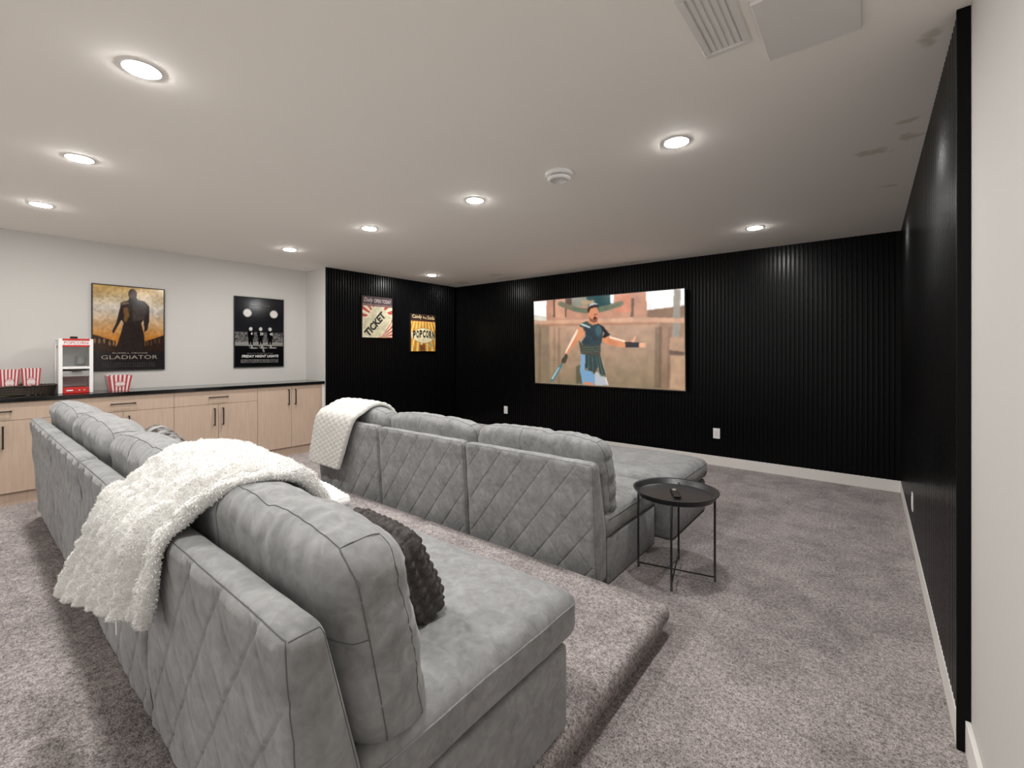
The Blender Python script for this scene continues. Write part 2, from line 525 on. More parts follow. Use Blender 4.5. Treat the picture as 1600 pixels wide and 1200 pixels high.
# ================================================================== THE SETTING
struct('floor', boxes_mesh('floor', [(XN - 0.3, 1.2, YB, YW + 0.3, -0.1, 0.0)]), M['carpet'])
struct('ceiling', boxes_mesh('ceiling', [(XN - 0.3, 1.2, YB, YW + 0.3, H, H + 0.1)]), M['ceiling'])
struct('wall_left', boxes_mesh('wall_left', [(XN - 0.12, XN, YB, YN, 0, H), (XN - 0.12, XL - 0.014, YN, YW + 0.1, 0, H)]), M['wall_white'])
wall_ls = struct('wall_left_slatted', boxes_mesh('wall_left_slatted', [(XL - 0.014, XL, YN + 0.004, YW, 0, H)]), M['black_back'])
wall_b = struct('wall_back', boxes_mesh('wall_back', [(XL - 0.014, 0.6, YW, YW + 0.12, 0, H)]), M['black_back'])
struct('wall_right', boxes_mesh('wall_right', [(XR + 0.018, XR + 0.14, YB, YW, 0, H)]), M['wall_white'])
wall_rs = struct('wall_right_slatted', boxes_mesh('wall_right_slatted', [(XR, XR + 0.018, YS, YW, 0, H)]), M['black_back'])
struct('trim_1', boxes_mesh('trim_1', [(XR - 0.016, XR + 0.0175, YS - 0.014, YS, 0, H)], 0.002), M['black_back'])
BBH = 0.108
struct('baseboard_back', boxes_mesh('baseboard_back', [(XL, XR, YW - 0.0145, YW, 0, BBH)], 0.002), M['trim_white'])
struct('baseboard_left', boxes_mesh('baseboard_left', [(XL, XL + 0.0145, YN + 0.01, YW - 0.015, 0, BBH)], 0.002), M['trim_white'])
struct('baseboard_right', boxes_mesh('baseboard_right', [(XR - 0.0145, XR, YS, YW - 0.015, 0, BBH)], 0.002), M['trim_white'])
struct('baseboard_right_near', boxes_mesh('baseboard_right_near', [(XR + 0.004, XR + 0.0178, YB, YS - 0.015, 0, BBH)], 0.002), M['trim_white'])
struct('trim_2', boxes_mesh('trim_2', [(XN + 0.001, XC - 0.002, 3.072, YN - 0.001, 0, 0.884)]), M['trim_white'])

# slats: one mesh, one object for every slat
def slat_mesh():
    w, d = 0.0125, 0.012
    prof = [(-w, 0), (w, 0), (w, d - 0.003), (w - 0.003, d), (-w + 0.003, d), (-w, d - 0.003)]     # (along the wall, out of the wall)
    v, n = [], len(prof)
    for z in (BBH + 0.001, H - 0.001):
        v += [(p, q, z) for p, q in prof]
    f = [(i, n + i, n + (i + 1) % n, (i + 1) % n) for i in range(n)] + [tuple(range(n)), tuple(range(n, 2 * n))[::-1]]
    me = new_mesh('slat', v, f)
    bm = bmesh.new(); bm.from_mesh(me); bmesh.ops.recalc_face_normals(bm, faces=bm.faces); bm.to_mesh(me); bm.free()
    me.materials.append(M['black_slat'])
    return me
SLAT = slat_mesh()
PITCH = 0.040
x = XL + 0.034
while x < XR - 0.03:
    link('slat', SLAT, None, wall_b, (x, YW, 0), (0, 0, PI)); x += PITCH
y = YN + 0.022
while y < YW - 0.03:
    link('slat', SLAT, None, wall_ls, (XL, y, 0), (0, 0, -PI / 2)); y += PITCH
y = YS + 0.016
while y < YW - 0.03:
    link('slat', SLAT, None, wall_rs, (XR, y, 0), (0, 0, PI / 2)); y += PITCH

# carpeted platform with a rounded nosing
plat = link('carpeted_platform', boxes_mesh('carpeted_platform', [(-4.95, -0.752, -1.6, 2.07, 0, 0.085)]), M['carpet'])
nos = boxes_mesh('platform_top', [(-4.95, -0.722, -1.6, 2.095, 0.055, ZP)], 0.032, 5); nos.shade_smooth()
link('nosed_top', nos, M['carpet'], plat)
tag(plat, 'low carpeted riser platform under the nearer sofa', 'platform')

# ================================================================== CEILING FITTINGS
def downlight(x, y, label):
    t = thing('recessed_light', label, 'ceiling light', (x, y, H), group='recessed ceiling lights')
    ring = lathe_mesh('trim_ring', [(0.060, -0.001), (0.060, -0.0036), (0.063, -0.0044), (0.067, -0.003), (0.069, 0.0), (0.060, -0.001)])
    link('trim_ring', ring, M['plastic_white'], t)
    link('lens', lathe_mesh('lens', [(0, -0.0095), (0.032, -0.0090), (0.049, -0.0074), (0.057, -0.0055), (0.0598, -0.0035), (0.0598, 0.0), (0, 0.0)]), M['lens'], t)
for x, y, lb in [
        (-2.27, 0.47, 'largest round recessed ceiling light, above the near sofa, top left of the photo'),
        (-3.60, 0.46, 'recessed ceiling light between the two nearest the left cabinets, above the near sofa'),
        (-4.96, 0.42, 'recessed ceiling light nearest the left photo edge, above the popcorn machine'),
        (-0.83, 0.47, 'recessed ceiling light over the camera, just above the photo'),
        (-0.81, 2.43, 'large recessed ceiling light right of the smoke alarm'),
        (-2.295, 2.427, 'recessed ceiling light just left of the smoke alarm'),
        (-3.575, 2.378, 'second recessed ceiling light left of the smoke alarm'),
        (-5.00, 2.32, 'recessed ceiling light above the tall cabinet doors, third left of the smoke alarm'),
        (-0.812, 4.56, 'recessed ceiling light above the right half of the screen wall'),
        (-5.04, 4.41, 'smallest recessed ceiling light, in the far corner beside the black canvas wall')]:
    downlight(x, y, lb)

t = thing('smoke_alarm', 'round white smoke alarm on the ceiling', 'smoke alarm', (-1.53, 2.39, H))
link('mounting_plate', lathe_mesh('mounting_plate', [(0, 0), (0.088, 0), (0.088, -0.012), (0.082, -0.020), (0.05, -0.022), (0, -0.022)]), M['plastic_white'], t)
link('vent_slot', lathe_mesh('vent_slot', [(0, -0.021), (0.062, -0.021), (0.062, -0.031), (0, -0.031)]), M['steel'], t)
link('cover', lathe_mesh('cover', [(0, -0.030), (0.070, -0.030), (0.074, -0.034), (0.073, -0.041), (0.064, -0.049), (0.052, -0.050), (0.050, -0.047), (0, -0.047)]), M['plastic_white'], t)

t = thing('ceiling_vent', 'cream ceiling register with a raised frame, cut by the top photo edge', 'vent', (-0.41, 1.62, H))
fr = 0.024
link('frame', boxes_mesh('frame', [(-0.078, 0.078, -0.186, -0.186 + fr, -0.010, 0), (-0.078, 0.078, 0.186 - fr, 0.186, -0.010, 0), (-0.078, -0.078 + fr, -0.162, 0.162, -0.010, 0), (0.078 - fr, 0.078, -0.162, 0.162, -0.010, 0)], 0.003), M['trim_white'], t)
for k in range(5):
    link('louvre', boxes_mesh('louvre', [(-0.048 + k * 0.0205, -0.048 + k * 0.0205 + 0.014, -0.16, 0.16, -0.006, -0.002)], 0.001), M['trim_white'], t)
link('back_plate', boxes_mesh('back_plate', [(-0.056, 0.056, -0.164, 0.164, -0.0015, 0)]), M['trim_white'], t)
t = thing('ceiling_hatch', 'plain cream ceiling panel beside the black right wall, cut by the top photo edge', 'ceiling panel', (-0.16, 1.80, H))
link('panel', boxes_mesh('panel', [(-0.14, 0.14, -0.20, 0.155, -0.016, 0)], 0.003), M['trim_white'], t)
link('frame', boxes_mesh('frame', [(-0.143, 0.143, -0.203, 0.158, -0.004, 0)], 0.001), M['trim_white'], t)

# ================================================================== WALL SOCKETS
def outlet(loc, rotz, label):
    t = thing('wall_outlet', label, 'outlet', loc, (0, 0, rotz), group='white wall outlets')   # faces local -y
    link('plate', boxes_mesh('plate', [(-0.037, 0.037, -0.007, 0, -0.059, 0.059)], 0.003), M['plastic_white'], t)
    link('socket_insert', boxes_mesh('socket_insert', [(-0.0165, 0.0165, -0.0095, -0.006, -0.033, 0.033)], 0.001), M['trim_white'], t)
    for s in (-1, 1):
        link('slot', boxes_mesh('slot', [(-0.007, -0.005, -0.0098, -0.009, s * 0.017 - 0.004, s * 0.017 + 0.004), (0.005, 0.007, -0.0098, -0.009, s * 0.017 - 0.004, s * 0.017 + 0.004)]), M['steel'], t)
outlet((-4.52, YW - 0.0122, 0.385), 0, 'white outlet low on the black wall left of the television')
outlet((-1.375, YW - 0.0122, 0.37), 0, 'white outlet low on the black wall under the television right end')
outlet((XR - 0.0122, 4.0, 0.31), -PI / 2, 'white outlet seen edge-on low on the right black wall')

# ================================================================== CABINETS
def handle(parent, loc, length, vertical):
    a = length / 2
    if vertical: path = [[(0.002, 0, -a), (0.028, 0, -a), (0.028, 0, a), (0.002, 0, a)]]
    else: path = [[(0.002, -a, 0), (0.028, -a, 0), (0.028, a, 0), (0.002, a, 0)]]
    key = ('handle', length, vertical)
    if key not in _hm:
        w = 0.0055
        if vertical: bl = [(0.024, 0.034, -w, w, -a, a), (0, 0.026, -w, w, -a, -a + 0.011), (0, 0.026, -w, w, a - 0.011, a)]
        else: bl = [(0.024, 0.034, -a, a, -w, w), (0, 0.026, -a, -a + 0.011, -w, w), (0, 0.026, a - 0.011, a, -w, w)]
        _hm[key] = boxes_mesh('handle', bl, 0.0012)
        _hm[key].materials.append(M['black_metal'])
    return link('handle', _hm[key], None, parent, loc)
_hm = {}
TOPZ, ZD, ZB = 0.884, 0.727, 0.112
def cabinet(y0, y1, kind, label):
    w = y1 - y0; yc = w / 2
    t = thing('base_cabinet', label, 'cabinet', (XC, y0, 0), group='light oak base cabinets')
    dx = XN - XC + 0.002
    link('body', boxes_mesh('body', [(dx, -0.020, 0.001, w - 0.001, 0.10, TOPZ)]), M['oak_dark'], t)
    link('toe_kick', boxes_mesh('toe_kick', [(-0.05, -0.028, 0.0005, w - 0.0005, 0, 0.108)]), M['oak'], t)
    g = 0.0016
    if kind == 'drawer':
        d = link('drawer_front', boxes_mesh('drawer_front', [(-0.019, 0, g, w - g, ZD + g, TOPZ - 0.004)], 0.0012), M['oak'], t)
        handle(d, (0, yc, 0.805), 0.188, False)
    top = ZD - g if kind == 'drawer' else TOPZ - 0.004
    hz = 0.587 if kind == 'drawer' else 0.742
    for a, b, hy in ((g, yc - g, yc - 0.042), (yc + g, w - g, yc + 0.042)):
        d = link('door', boxes_mesh('door', [(-0.019, 0, a, b, ZB, top)], 0.0012), M['oak'], t)
        handle(d, (0, hy, hz), 0.192, True)
cabinet(-1.013, -0.193, 'drawer', 'oak base cabinet with a drawer, left of the photo edge')
cabinet(-0.193, 0.627, 'drawer', 'oak base cabinet at the left photo edge, under the wicker basket')
cabinet(0.627, 1.447, 'drawer', 'oak base cabinet with a drawer, under the popcorn machine and behind the sofa end')
cabinet(1.447, 2.267, 'drawer', 'oak base cabinet with one drawer over two doors, second from the black wall')
cabinet(2.267, 3.071, 'tall', 'oak base cabinet with two full-height doors and no drawer, next to the black wall')
ct = box('countertop', (XN + 0.001, XC + 0.024, -1.02, YN - 0.001, TOPZ + 0.001, 0.919), M['stone'], None, 0.002)
tag(ct, 'long black polished countertop over the oak cabinets', 'countertop')
ZC = 0.919

# ================================================================== POSTERS AND SIGNS ON THE LEFT WALL
LEFT = (PI / 2, 0, PI / 2)     # local x -> +Y, local y -> up, local z -> +X (out of the wall)
def frame_bars(w, h, b, d):
    return [(-w / 2, w / 2, 0, b, 0, d), (-w / 2, w / 2, h - b, h, 0, d), (-w / 2, -w / 2 + b, b, h - b, 0, d), (w / 2 - b, w / 2, b, h - b, 0, d)]

# --- sunset warrior poster (generic figure)
t = thing('framed_poster', 'framed golden sunset film poster with a dark standing figure, beside the popcorn machine', 'poster', (XN + 0.001, 1.180, 1.112), LEFT, 'framed film posters')
PWd, PHt = 0.606, 0.900
q = quad_map((95, 95), (945, 165), (950, 1105), (120, 1130))
c = Canvas(150, 222, (205, 186, 150))
sky = np.clip(c.v / 0.62, 0, 1)[..., None]
top, mid, low = np.array((196, 160, 96)) / 255, np.array((196, 188, 176)) / 255, np.array((186, 122, 52)) / 255
c.a = np.where(sky < 0.45, top + (mid - top) * (sky / 0.45), mid + (low - mid) * ((sky - 0.45) / 0.55))
k = vnoise(c.u * 4, c.v * 14, c.u * 0) * 0.5 + vnoise(c.u * 9, c.v * 30, c.u * 0 + 5) * 0.25
c.a = np.clip(c.a * (1 + 0.16 * k[..., None] * np.array((0.7, 1, 1.5))), 0, 1)
c.rect(0, 1, 0.72, 1, (38, 33, 34), 1, 3)
c.poly([q(*p) for p in [(110, 695), (370, 780), (370, 900), (110, 900)]], (52, 36, 26), 1, 2)
c.poly([q(*p) for p in [(950, 705), (715, 780), (715, 900), (950, 900)]], (48, 34, 28), 1, 2)
for i, xx in enumerate((135, 185, 240, 300, 345, 745, 790, 840, 890)):
    u, v = q(xx, 775 + (25 if 280 < xx < 800 else 0)); c.ell(u, v, 0.014, 0.032, (150, 116, 78), 0.8 if xx < 400 else 0.35, 1)
S = [q(*p) for p in [(420, 310), (505, 290), (520, 255), (600, 255), (620, 285), (700, 300), (760, 360), (762, 540), (740, 640), (705, 672), (700, 600), (690, 520), (665, 560),
                     (700, 700), (720, 900), (360, 900), (420, 700), (455, 560), (430, 520), (375, 620), (340, 690), (325, 660), (370, 560), (405, 400)]]
c.poly(S, (44, 36, 33), 1, 1)
c.poly([q(*p) for p in [(450, 380), (500, 370), (520, 470), (490, 550), (460, 540)]], (138, 96, 52), 0.75, 2)
c.poly([q(*p) for p in [(420, 310), (500, 305), (520, 330), (430, 345)]], (150, 128, 104), 0.6, 1)
c.poly([q(*p) for p in [(560, 330), (720, 330), (740, 420), (690, 520), (560, 540)]], (70, 62, 58), 0.8, 3)
u, v = q(556, 215); c.ell(u, v, 0.062, 0.062, (50, 38, 32)); c.rect(u - 0.028, u + 0.028, v + 0.03, v + 0.09, (50, 38, 32))
c.ell(u - 0.018, v + 0.012, 0.022, 0.036, (98, 72, 54), 0.8, 2)
c.rect(0, 1, 0.80, 1, (36, 32, 34), 0.9, 3)
c.noise(30, 40, 0.10, 2)
link('print', c.mesh('print', PWd - 0.016, PHt - 0.016), M['print_glazed'], t, (0, 0.008, 0.012))
link('frame', boxes_mesh('frame', frame_bars(PWd, PHt, 0.009, 0.020), 0.001), M['frame_black'], t)
link('backing', boxes_mesh('backing', [(-PWd / 2 + 0.004, PWd / 2 - 0.004, 0.004, PHt - 0.004, 0, 0.010)]), M['frame_black'], t)
text('title_lettering', 'GLADIATOR', 0.07, M['ink_gold'], t, (0.005, 0.142, 0.0135), width=0.465, height=0.040, bold=-0.006)
text('name_lettering', 'RUSSELL CROWE', 0.02, M['ink_gold'], t, (0.005, 0.186, 0.0135), width=0.29, height=0.013)
text('tagline_lettering', 'A HERO WILL RISE', 0.02, M['ink_dim'], t, (-0.14, 0.775, 0.0135), width=0.16, height=0.008)
cr = [(-0.22 + 0.02 * k, -0.22 + 0.02 * k + 0.008 + 0.009 * random.random(), 0.04 + r * 0.018, 0.044 + r * 0.018, 0.0125, 0.0129) for k in range(22) for r in range(3)]
link('credit_lines', boxes_mesh('credit_lines', cr), M['ink_dim'], t)['kind'] = 'stuff'

# --- night stadium poster (generic figures)
t = thing('framed_poster', 'framed black and white night stadium poster, nearer the black slatted wall', 'poster', (XN + 0.001, 2.487, 1.112), LEFT, 'framed film posters')
q = quad_map((100, 115), (785, 160), (790, 1085), (115, 1110))
c = Canvas(150, 222, (25, 25, 29))
c.noise(5, 7, 0.2, 4)
for xx, yy in ((275, 345), (648, 360)):
    u, v = q(xx, yy); c.ell(u, v, 0.085, 0.058, (222, 220, 214), 1, 4)
c.rect(0, 1, 0.50, 0.66, (120, 118, 116), 1, 2)
k = (vnoise(c.u * 70, c.v * 110, c.u * 0) > 0.05) & (c.v > 0.5) & (c.v < 0.645)
c.fill(k, (30, 30, 32), 0.8, 0)
c.rect(0, 1, 0.645, 0.70, (150, 148, 142), 0.9, 3)
c.rect(0, 1, 0.71, 1, (14, 14, 16), 1, 4)
for cx in (323, 460, 595):
    u, v = q(cx, 640)
    c.poly([(u - 0.066, v - 0.02), (u - 0.03, v - 0.055), (u + 0.03, v - 0.055), (u + 0.066, v - 0.02), (u + 0.058, v + 0.06), (u + 0.045, v + 0.06), (u + 0.044, v + 0.09), (u + 0.04, v + 0.16),
            (u + 0.018, v + 0.16), (u, v + 0.10), (u - 0.018, v + 0.16), (u - 0.04, v + 0.16), (u - 0.045, v + 0.06), (u - 0.058, v + 0.06)], (8, 8, 9), 1, 1)
    c.ell(u, v - 0.072, 0.036, 0.028, (205, 203, 198), 1, 1)
    c.ell(u + 0.02, v + 0.185, 0.014, 0.022, (200, 200, 196), 0.9, 1); c.ell(u - 0.024, v + 0.175, 0.012, 0.018, (150, 150, 146), 0.8, 1)
    c.ell(u + 0.06, v + 0.205, 0.09, 0.009, (190, 190, 186), 0.8, 1)
c.poly([q(*p) for p in [(470, 780), (490, 780), (522, 895), (496, 895)]], (150, 150, 146), 0.9, 1)
link('print', c.mesh('print', PWd - 0.016, PHt - 0.016), M['print_glazed'], t, (0, 0.008, 0.012))
link('frame', boxes_mesh('frame', frame_bars(PWd, PHt, 0.009, 0.020), 0.001), M['frame_black'], t)
link('backing', boxes_mesh('backing', [(-PWd / 2 + 0.004, PWd / 2 - 0.004, 0.004, PHt - 0.004, 0, 0.010)]), M['frame_black'], t)
text('title_lettering', 'FRIDAY NIGHT LIGHTS', 0.05, M['ink_white'], t, (0.01, 0.142, 0.0135), width=0.45, height=0.034, bold=0.02, shear=0.25)
text('small_lettering', 'FROM THE BESTSELLING STORY', 0.02, M['ink_grey'], t, (0.01, 0.178, 0.0135), width=0.32, height=0.010)
text('tagline_lettering', 'HOPE COMES ALIVE', 0.02, M['ink_grey'], t, (0.0, 0.795, 0.0135), width=0.25, height=0.013, bold=0.01)
for dxx, s in ((-0.098, '4'), (0.022, '20'), (0.143, '45')):
    text('jersey_number', s, 0.04, M['ink_white'], t, (dxx, 0.432, 0.0135), width=0.02 * len(s), height=0.036, bold=0.01)
cr = [(-0.225 + 0.0185 * k, -0.225 + 0.0185 * k + 0.009 + 0.008 * random.random(), 0.058 + r * 0.0165, 0.067 + r * 0.0165, 0.0125, 0.0129) for k in range(25) for r in range(3)]
link('credit_lines', boxes_mesh('credit_lines', cr), M['ink_grey'], t)['kind'] = 'stuff'

# --- canvas signs on the black slats
def canvas_sign(label, y0, y1, z0, z1, cv):
    w, h, d = y1 - y0, z1 - z0, 0.036
    t = thing('canvas_sign', label, 'canvas sign', (XL + 0.0125, (y0 + y1) / 2, z0), LEFT, 'cinema canvas signs')
    link('canvas_body', boxes_mesh('canvas_body', [(-w / 2, w / 2, 0, h, 0, d)], 0.002), cv[1], t)
    link('print', cv[0].mesh('print', w - 0.004, h - 0.004), M['print_matte'], t, (0, 0.002, d + 0.0006))
    return t, w, h, d + 0.0012
M['canvas_edge_dark'] = mat('dark_canvas_edge', (0.02, 0.012, 0.01), 0.8)
c = Canvas(120, 142, (226, 214, 184))
q = quad_map((120, 125), (625, 175), (620, 855), (120, 835))
a = np.arctan2(c.v - 0.5, (c.u - 0.45) * 0.9)
c.fill((np.sin(a * 16) > 0.1) & (c.v < 0.52), (178, 66, 58), 1, 1)
a2 = np.arctan2(c.v - 0.98, c.u - 0.66)
c.fill((np.sin(a2 * 26) > 0.1) & (c.v > 0.55) & (c.u > 0.5), (176, 58, 52), 1, 1)
c.poly([q(*p) for p in [(330, 285), (400, 275), (600, 490), (605, 590), (420, 835), (120, 835), (120, 580)]], (222, 214, 186), 1, 1)
c.poly([q(*p) for p in [(345, 300), (395, 295), (590, 500), (590, 575), (400, 825), (130, 828), (130, 600)]], (206, 198, 166), 1, 1)
c.rect(0, 1, 0, 0.19, (66, 50, 52), 1, 1); c.rect(0, 1, 0.19, 0.235, (120, 92, 88), 1, 1)
c.noise(12, 14, 0.08, 6)
t, w, h, z = canvas_sign('red and cream canvas sign reading TICKET, the left one on the black wall', 3.62, 4.13, 1.515, 2.112, (c, M['canvas_edge_dark']))
text('ticket_lettering', 'TICKET', 0.12, M['ink'], t, (-0.045, 0.20, z), width=0.43, height=0.115, rot=(0, 0, math.radians(47)), bold=0.045)
text('script_lettering', 'Daily', 0.08, M['ink_pink'], t, (-0.155, 0.535, z), width=0.15, height=0.075, shear=0.3)
text('header_lettering', 'OPEN TODAY', 0.07, M['ink_pink'], t, (0.085, 0.535, z), width=0.29, height=0.055, bold=0.012)

c = Canvas(120, 142, (232, 186, 92))
a = (c.u - 0.5) / (0.35 + 0.5 * c.v)
c.fill(np.sin(a * 25) > 0, (206, 136, 32), 1, 1)
c.fill((np.sin(a * 25 + 2.6) > 0.75), (240, 214, 140), 1, 1)
c.rect(0, 1, 0, 0.18, (52, 26, 18), 1, 1); c.rect(0, 1, 0.165, 0.19, (96, 40, 26), 1, 1)
c.ell(0.52, 0.575, 0.46, 0.215, (150, 100, 40), 0.7, 1); c.ell(0.52, 0.575, 0.44, 0.20, (236, 222, 180), 1, 1); c.rect(0.02, 0.98, 0.49, 0.66, (236, 222, 180), 1, 1)
c.ell(0.45, 0.86, 0.12, 0.07, (120, 70, 30), 0.9, 2); c.ell(0.42, 0.80, 0.05, 0.03, (236, 214, 160), 0.9, 1); c.rect(0.36, 0.56, 0.90, 1, (90, 50, 34), 0.8, 2)
c.ell(0.82, 0.83, 0.085, 0.075, (200, 190, 130), 0.8, 2); c.ell(0.81, 0.83, 0.05, 0.045, (150, 150, 100), 0.6, 2)
c.noise(12, 14, 0.08, 9)
t, w, h, z = canvas_sign('yellow striped canvas sign reading POPCORN, the right one near the room corner', 4.48, 4.985, 1.317, 1.912, (c, M['canvas_edge_dark']))
for i, ch in enumerate('POPCORN'):
    text('popcorn_letter', ch, 0.12, M['ink'], t, (-0.185 + 0.066 * i, 0.252 + 0.03 * math.cos((i - 3) / 3.2 * 1.2), z), width=0.056, height=0.125, bold=0.05)
text('candy_lettering', 'Candy', 0.09, M['ink_cream'], t, (-0.13, 0.548, z), width=0.19, height=0.072, bold=0.012)
text('pop_lettering', 'Pop', 0.05, M['ink_cream'], t, (0.028, 0.538, z), width=0.075, height=0.045, bold=0.01)
text('soda_lettering', 'Soda', 0.09, M['ink_cream'], t, (0.155, 0.548, z), width=0.15, height=0.060, bold=0.012)

# ================================================================== TELEVISION
TW, TH, TX = 2.183, 1.208, (-3.883 - 1.700) / 2
t = thing('television', 'huge wall-mounted television showing a costumed fighter in a stone arena', 'television', (TX, 5.452, 0.850), (PI / 2 + math.radians(1.8), 0, 0))
q = quad_map((187, 215), (1435, 115), (1455, 962), (208, 895))
def Q(*pts): return [q(*p) for p in pts]
c = Canvas(280, 156, (170, 136, 112))
g = np.clip((c.v - 0.25) / 0.75, 0, 1)[..., None]
c.a = np.array((186, 148, 124)) / 255 * (1 - g) + np.array((134, 116, 92)) / 255 * g
c.rect(0, 0.12, 0.28, 1, (120, 104, 82), 0.7, 10); c.rect(0.86, 1, 0.28, 1, (140, 108, 88), 0.6, 8)
c.poly(Q((187, 215), (318, 205), (318, 345), (187, 330)), (246, 246, 244), 1, 1)
c.poly(Q((187, 330), (330, 345), (330, 385), (187, 370)), (214, 206, 192), 1, 2)
c.poly(Q((318, 205), (1170, 135), (1180, 345), (318, 372)), (186, 136, 112), 1, 1)
c.poly(Q((385, 200), (500, 190), (505, 362), (385, 340)), (204, 150, 124), 1, 2)
for x0, x1 in ((383, 402), (498, 512), (1055, 1080)):
    c.poly(Q((x0, 190), (x1, 188), (x1, 345), (x0, 345)), (106, 84, 70), 1, 1)
c.poly(Q((510, 185), (560, 182), (560, 245), (510, 250)), (84, 62, 54), 1, 2)
c.poly(Q((560, 182), (690, 172), (700, 250), (560, 255)), (132, 132, 118), 1, 3)
c.poly(Q((690, 172), (900, 152), (900, 240), (800, 262), (700, 240)), (22, 66, 70), 1, 2)
c.poly(Q((640, 205), (760, 200), (760, 235), (650, 240)), (166, 142, 112), 1, 3)
c.poly(Q((893, 155), (925, 150), (920, 235), (893, 225)), (225, 234, 236), 1, 2)
c.poly(Q((930, 155), (1060, 148), (1060, 300), (930, 310)), (202, 132, 104), 1, 3)
for i in range(26):
    f_ = i / 25; u, v = q(455 + 520 * f_, 232 + 60 * math.sin(PI * f_)); c.ell(u, v, 0.022, 0.028, (98 + random.randint(-16, 16), 106, 84), 0.8, 2)
c.poly(Q((1168, 134), (1440, 112), (1440, 262), (1178, 292)), (247, 247, 245), 1, 1)
c.poly(Q((1180, 292), (1440, 255), (1442, 350), (1250, 365), (1180, 345)), (132, 104, 82), 1, 3)
c.poly(Q((1365, 120), (1410, 118), (1412, 520), (1362, 520)), (150, 142, 130), 1, 2)
c.poly(Q((190, 378), (1250, 352), (1440, 362), (1440, 400), (1250, 392), (270, 410)), (204, 158, 130), 1, 2)
c.poly(Q((270, 402), (1250, 388), (1250, 410), (270, 422)), (160, 112, 82), 0.6, 3)
for xx, al in ((240, .4), (385, .25), (430, .3), (1240, .45), (1265, .6), (1330, .3)):
    c.poly(Q((xx, 430), (xx + 24, 430), (xx + 24, 940), (xx, 940)), (92, 74, 58), al, 3)
c.poly(Q((1345, 520), (1440, 520), (1440, 640), (1340, 620)), (176, 140, 114), 1, 3)
c.poly(Q((1340, 625), (1445, 640), (1445, 672), (1345, 660)), (92, 74, 62), 0.9, 2)
c.poly(Q((1350, 670), (1450, 670), (1452, 962), (1350, 940)), (182, 148, 120), 0.9, 4)
c.poly(Q((605, 760), (650, 740), (660, 910), (605, 905)), (74, 76, 56), 0.85, 4)
c.noise(26, 14, 0.06, 3)
# generic fighter: blade, arms, tunic, skirt, head
c.poly(Q((355, 890), (430, 770), (470, 735), (480, 745), (420, 840), (375, 890)), (62, 112, 122), 1, 1)
c.poly(Q((370, 862), (440, 765), (450, 770), (385, 868)), (206, 220, 220), 0.7, 1)
c.poly(Q((470, 700), (520, 640), (528, 680), (505, 730), (465, 735)), (66, 58, 44), 1, 1)
c.poly(Q((640, 415), (600, 455), (560, 530), (500, 645), (520, 660), (560, 610), (640, 530), (690, 470)), (206, 130, 90), 1, 1)
c.poly(Q((612, 440), (560, 530), (500, 645), (512, 648), (575, 545), (625, 460)), (250, 232, 212), 0.85, 1)
c.poly(Q((835, 500), (890, 505), (1020, 545), (1060, 552), (1055, 598), (980, 598), (880, 575), (820, 545)), (212, 138, 96), 1, 1)
c.poly(Q((890, 505), (1020, 545), (1015, 556), (890, 520)), (252, 238, 220), 0.9, 1)
c.poly(Q((1015, 552), (1060, 555), (1125, 558), (1125, 602), (1020, 600)), (22, 22, 30), 1, 1)
c.poly(Q((1060, 552), (1092, 505), (1102, 512), (1085, 560)), (224, 160, 126), 1, 1)
c.poly(Q((1122, 562), (1170, 572), (1168, 598), (1122, 602)), (226, 160, 124), 1, 1)
c.poly(Q((625, 540), (655, 570), (660, 580), (820, 570), (815, 680), (650, 668)), (70, 66, 56), 1, 1)
c.poly(Q((648, 655), (700, 660), (690, 800), (670, 890), (640, 800)), (120, 156, 186), 1, 1)
c.poly(Q((645, 790), (770, 800), (775, 915), (665, 912)), (112, 152, 186), 1, 1)
c.poly(Q((770, 800), (860, 840), (890, 920), (772, 918)), (172, 178, 184), 1, 1)
c.poly(Q((680, 890), (760, 898), (762, 918), (682, 914)), (204, 128, 92), 1, 1)
c.poly(Q((815, 690), (840, 730), (885, 915), (872, 915), (840, 800)), (226, 210, 194), 0.7, 1)
c.poly(Q((688, 660), (815, 665), (870, 850), (815, 838), (800, 760), (768, 828), (740, 800), (684, 790)), (42, 62, 62), 1, 1)
c.poly(Q((655, 395), (700, 380), (790, 398), (830, 420), (838, 470), (825, 560), (810, 580), (665, 580), (650, 555), (690, 500), (660, 440)), (38, 58, 66), 1, 1)
c.poly(Q((630, 410), (690, 378), (735, 410), (700, 430), (640, 428)), (52, 76, 72), 1, 1)
c.poly(Q((635, 405), (660, 398), (730, 428), (720, 436)), (214, 224, 220), 0.9, 1)
c.poly(Q((790, 400), (840, 425), (895, 495), (850, 520), (828, 518), (850, 480)), (14, 14, 18), 1, 1)
c.ell(*q(800, 455), 0.020, 0.055, (74, 116, 130), 0.6, 2)
c.poly(Q((650, 590), (815, 580), (812, 640), (655, 645)), (52, 64, 58), 1, 1)
for yy in (596, 616, 634):
    c.poly(Q((652, yy + 4), (812, yy - 4), (812, yy), (654, yy + 9)), (104, 104, 84), 0.8, 0)
for xa, ya, xb, yb in ((715, 665, 712, 790), (745, 668, 752, 800), (775, 668, 800, 770), (798, 668, 838, 838)):
    c.poly(Q((xa, ya), (xa + 5, ya), (xb + 6, yb), (xb, yb)), (92, 112, 104), 0.7, 0)
for xx, yy in ((700, 785), (752, 815), (822, 835), (856, 842)): c.ell(*q(xx, yy), 0.008, 0.012, (150, 130, 86), 0.9, 1)
for xx, yy in ((690, 455), (735, 480), (770, 520), (700, 545)): c.ell(*q(xx, yy), 0.022, 0.03, (28, 46, 56), 0.7, 2)
c.poly(Q((765, 430), (820, 432), (812, 500), (790, 520)), (58, 84, 92), 0.6, 2)
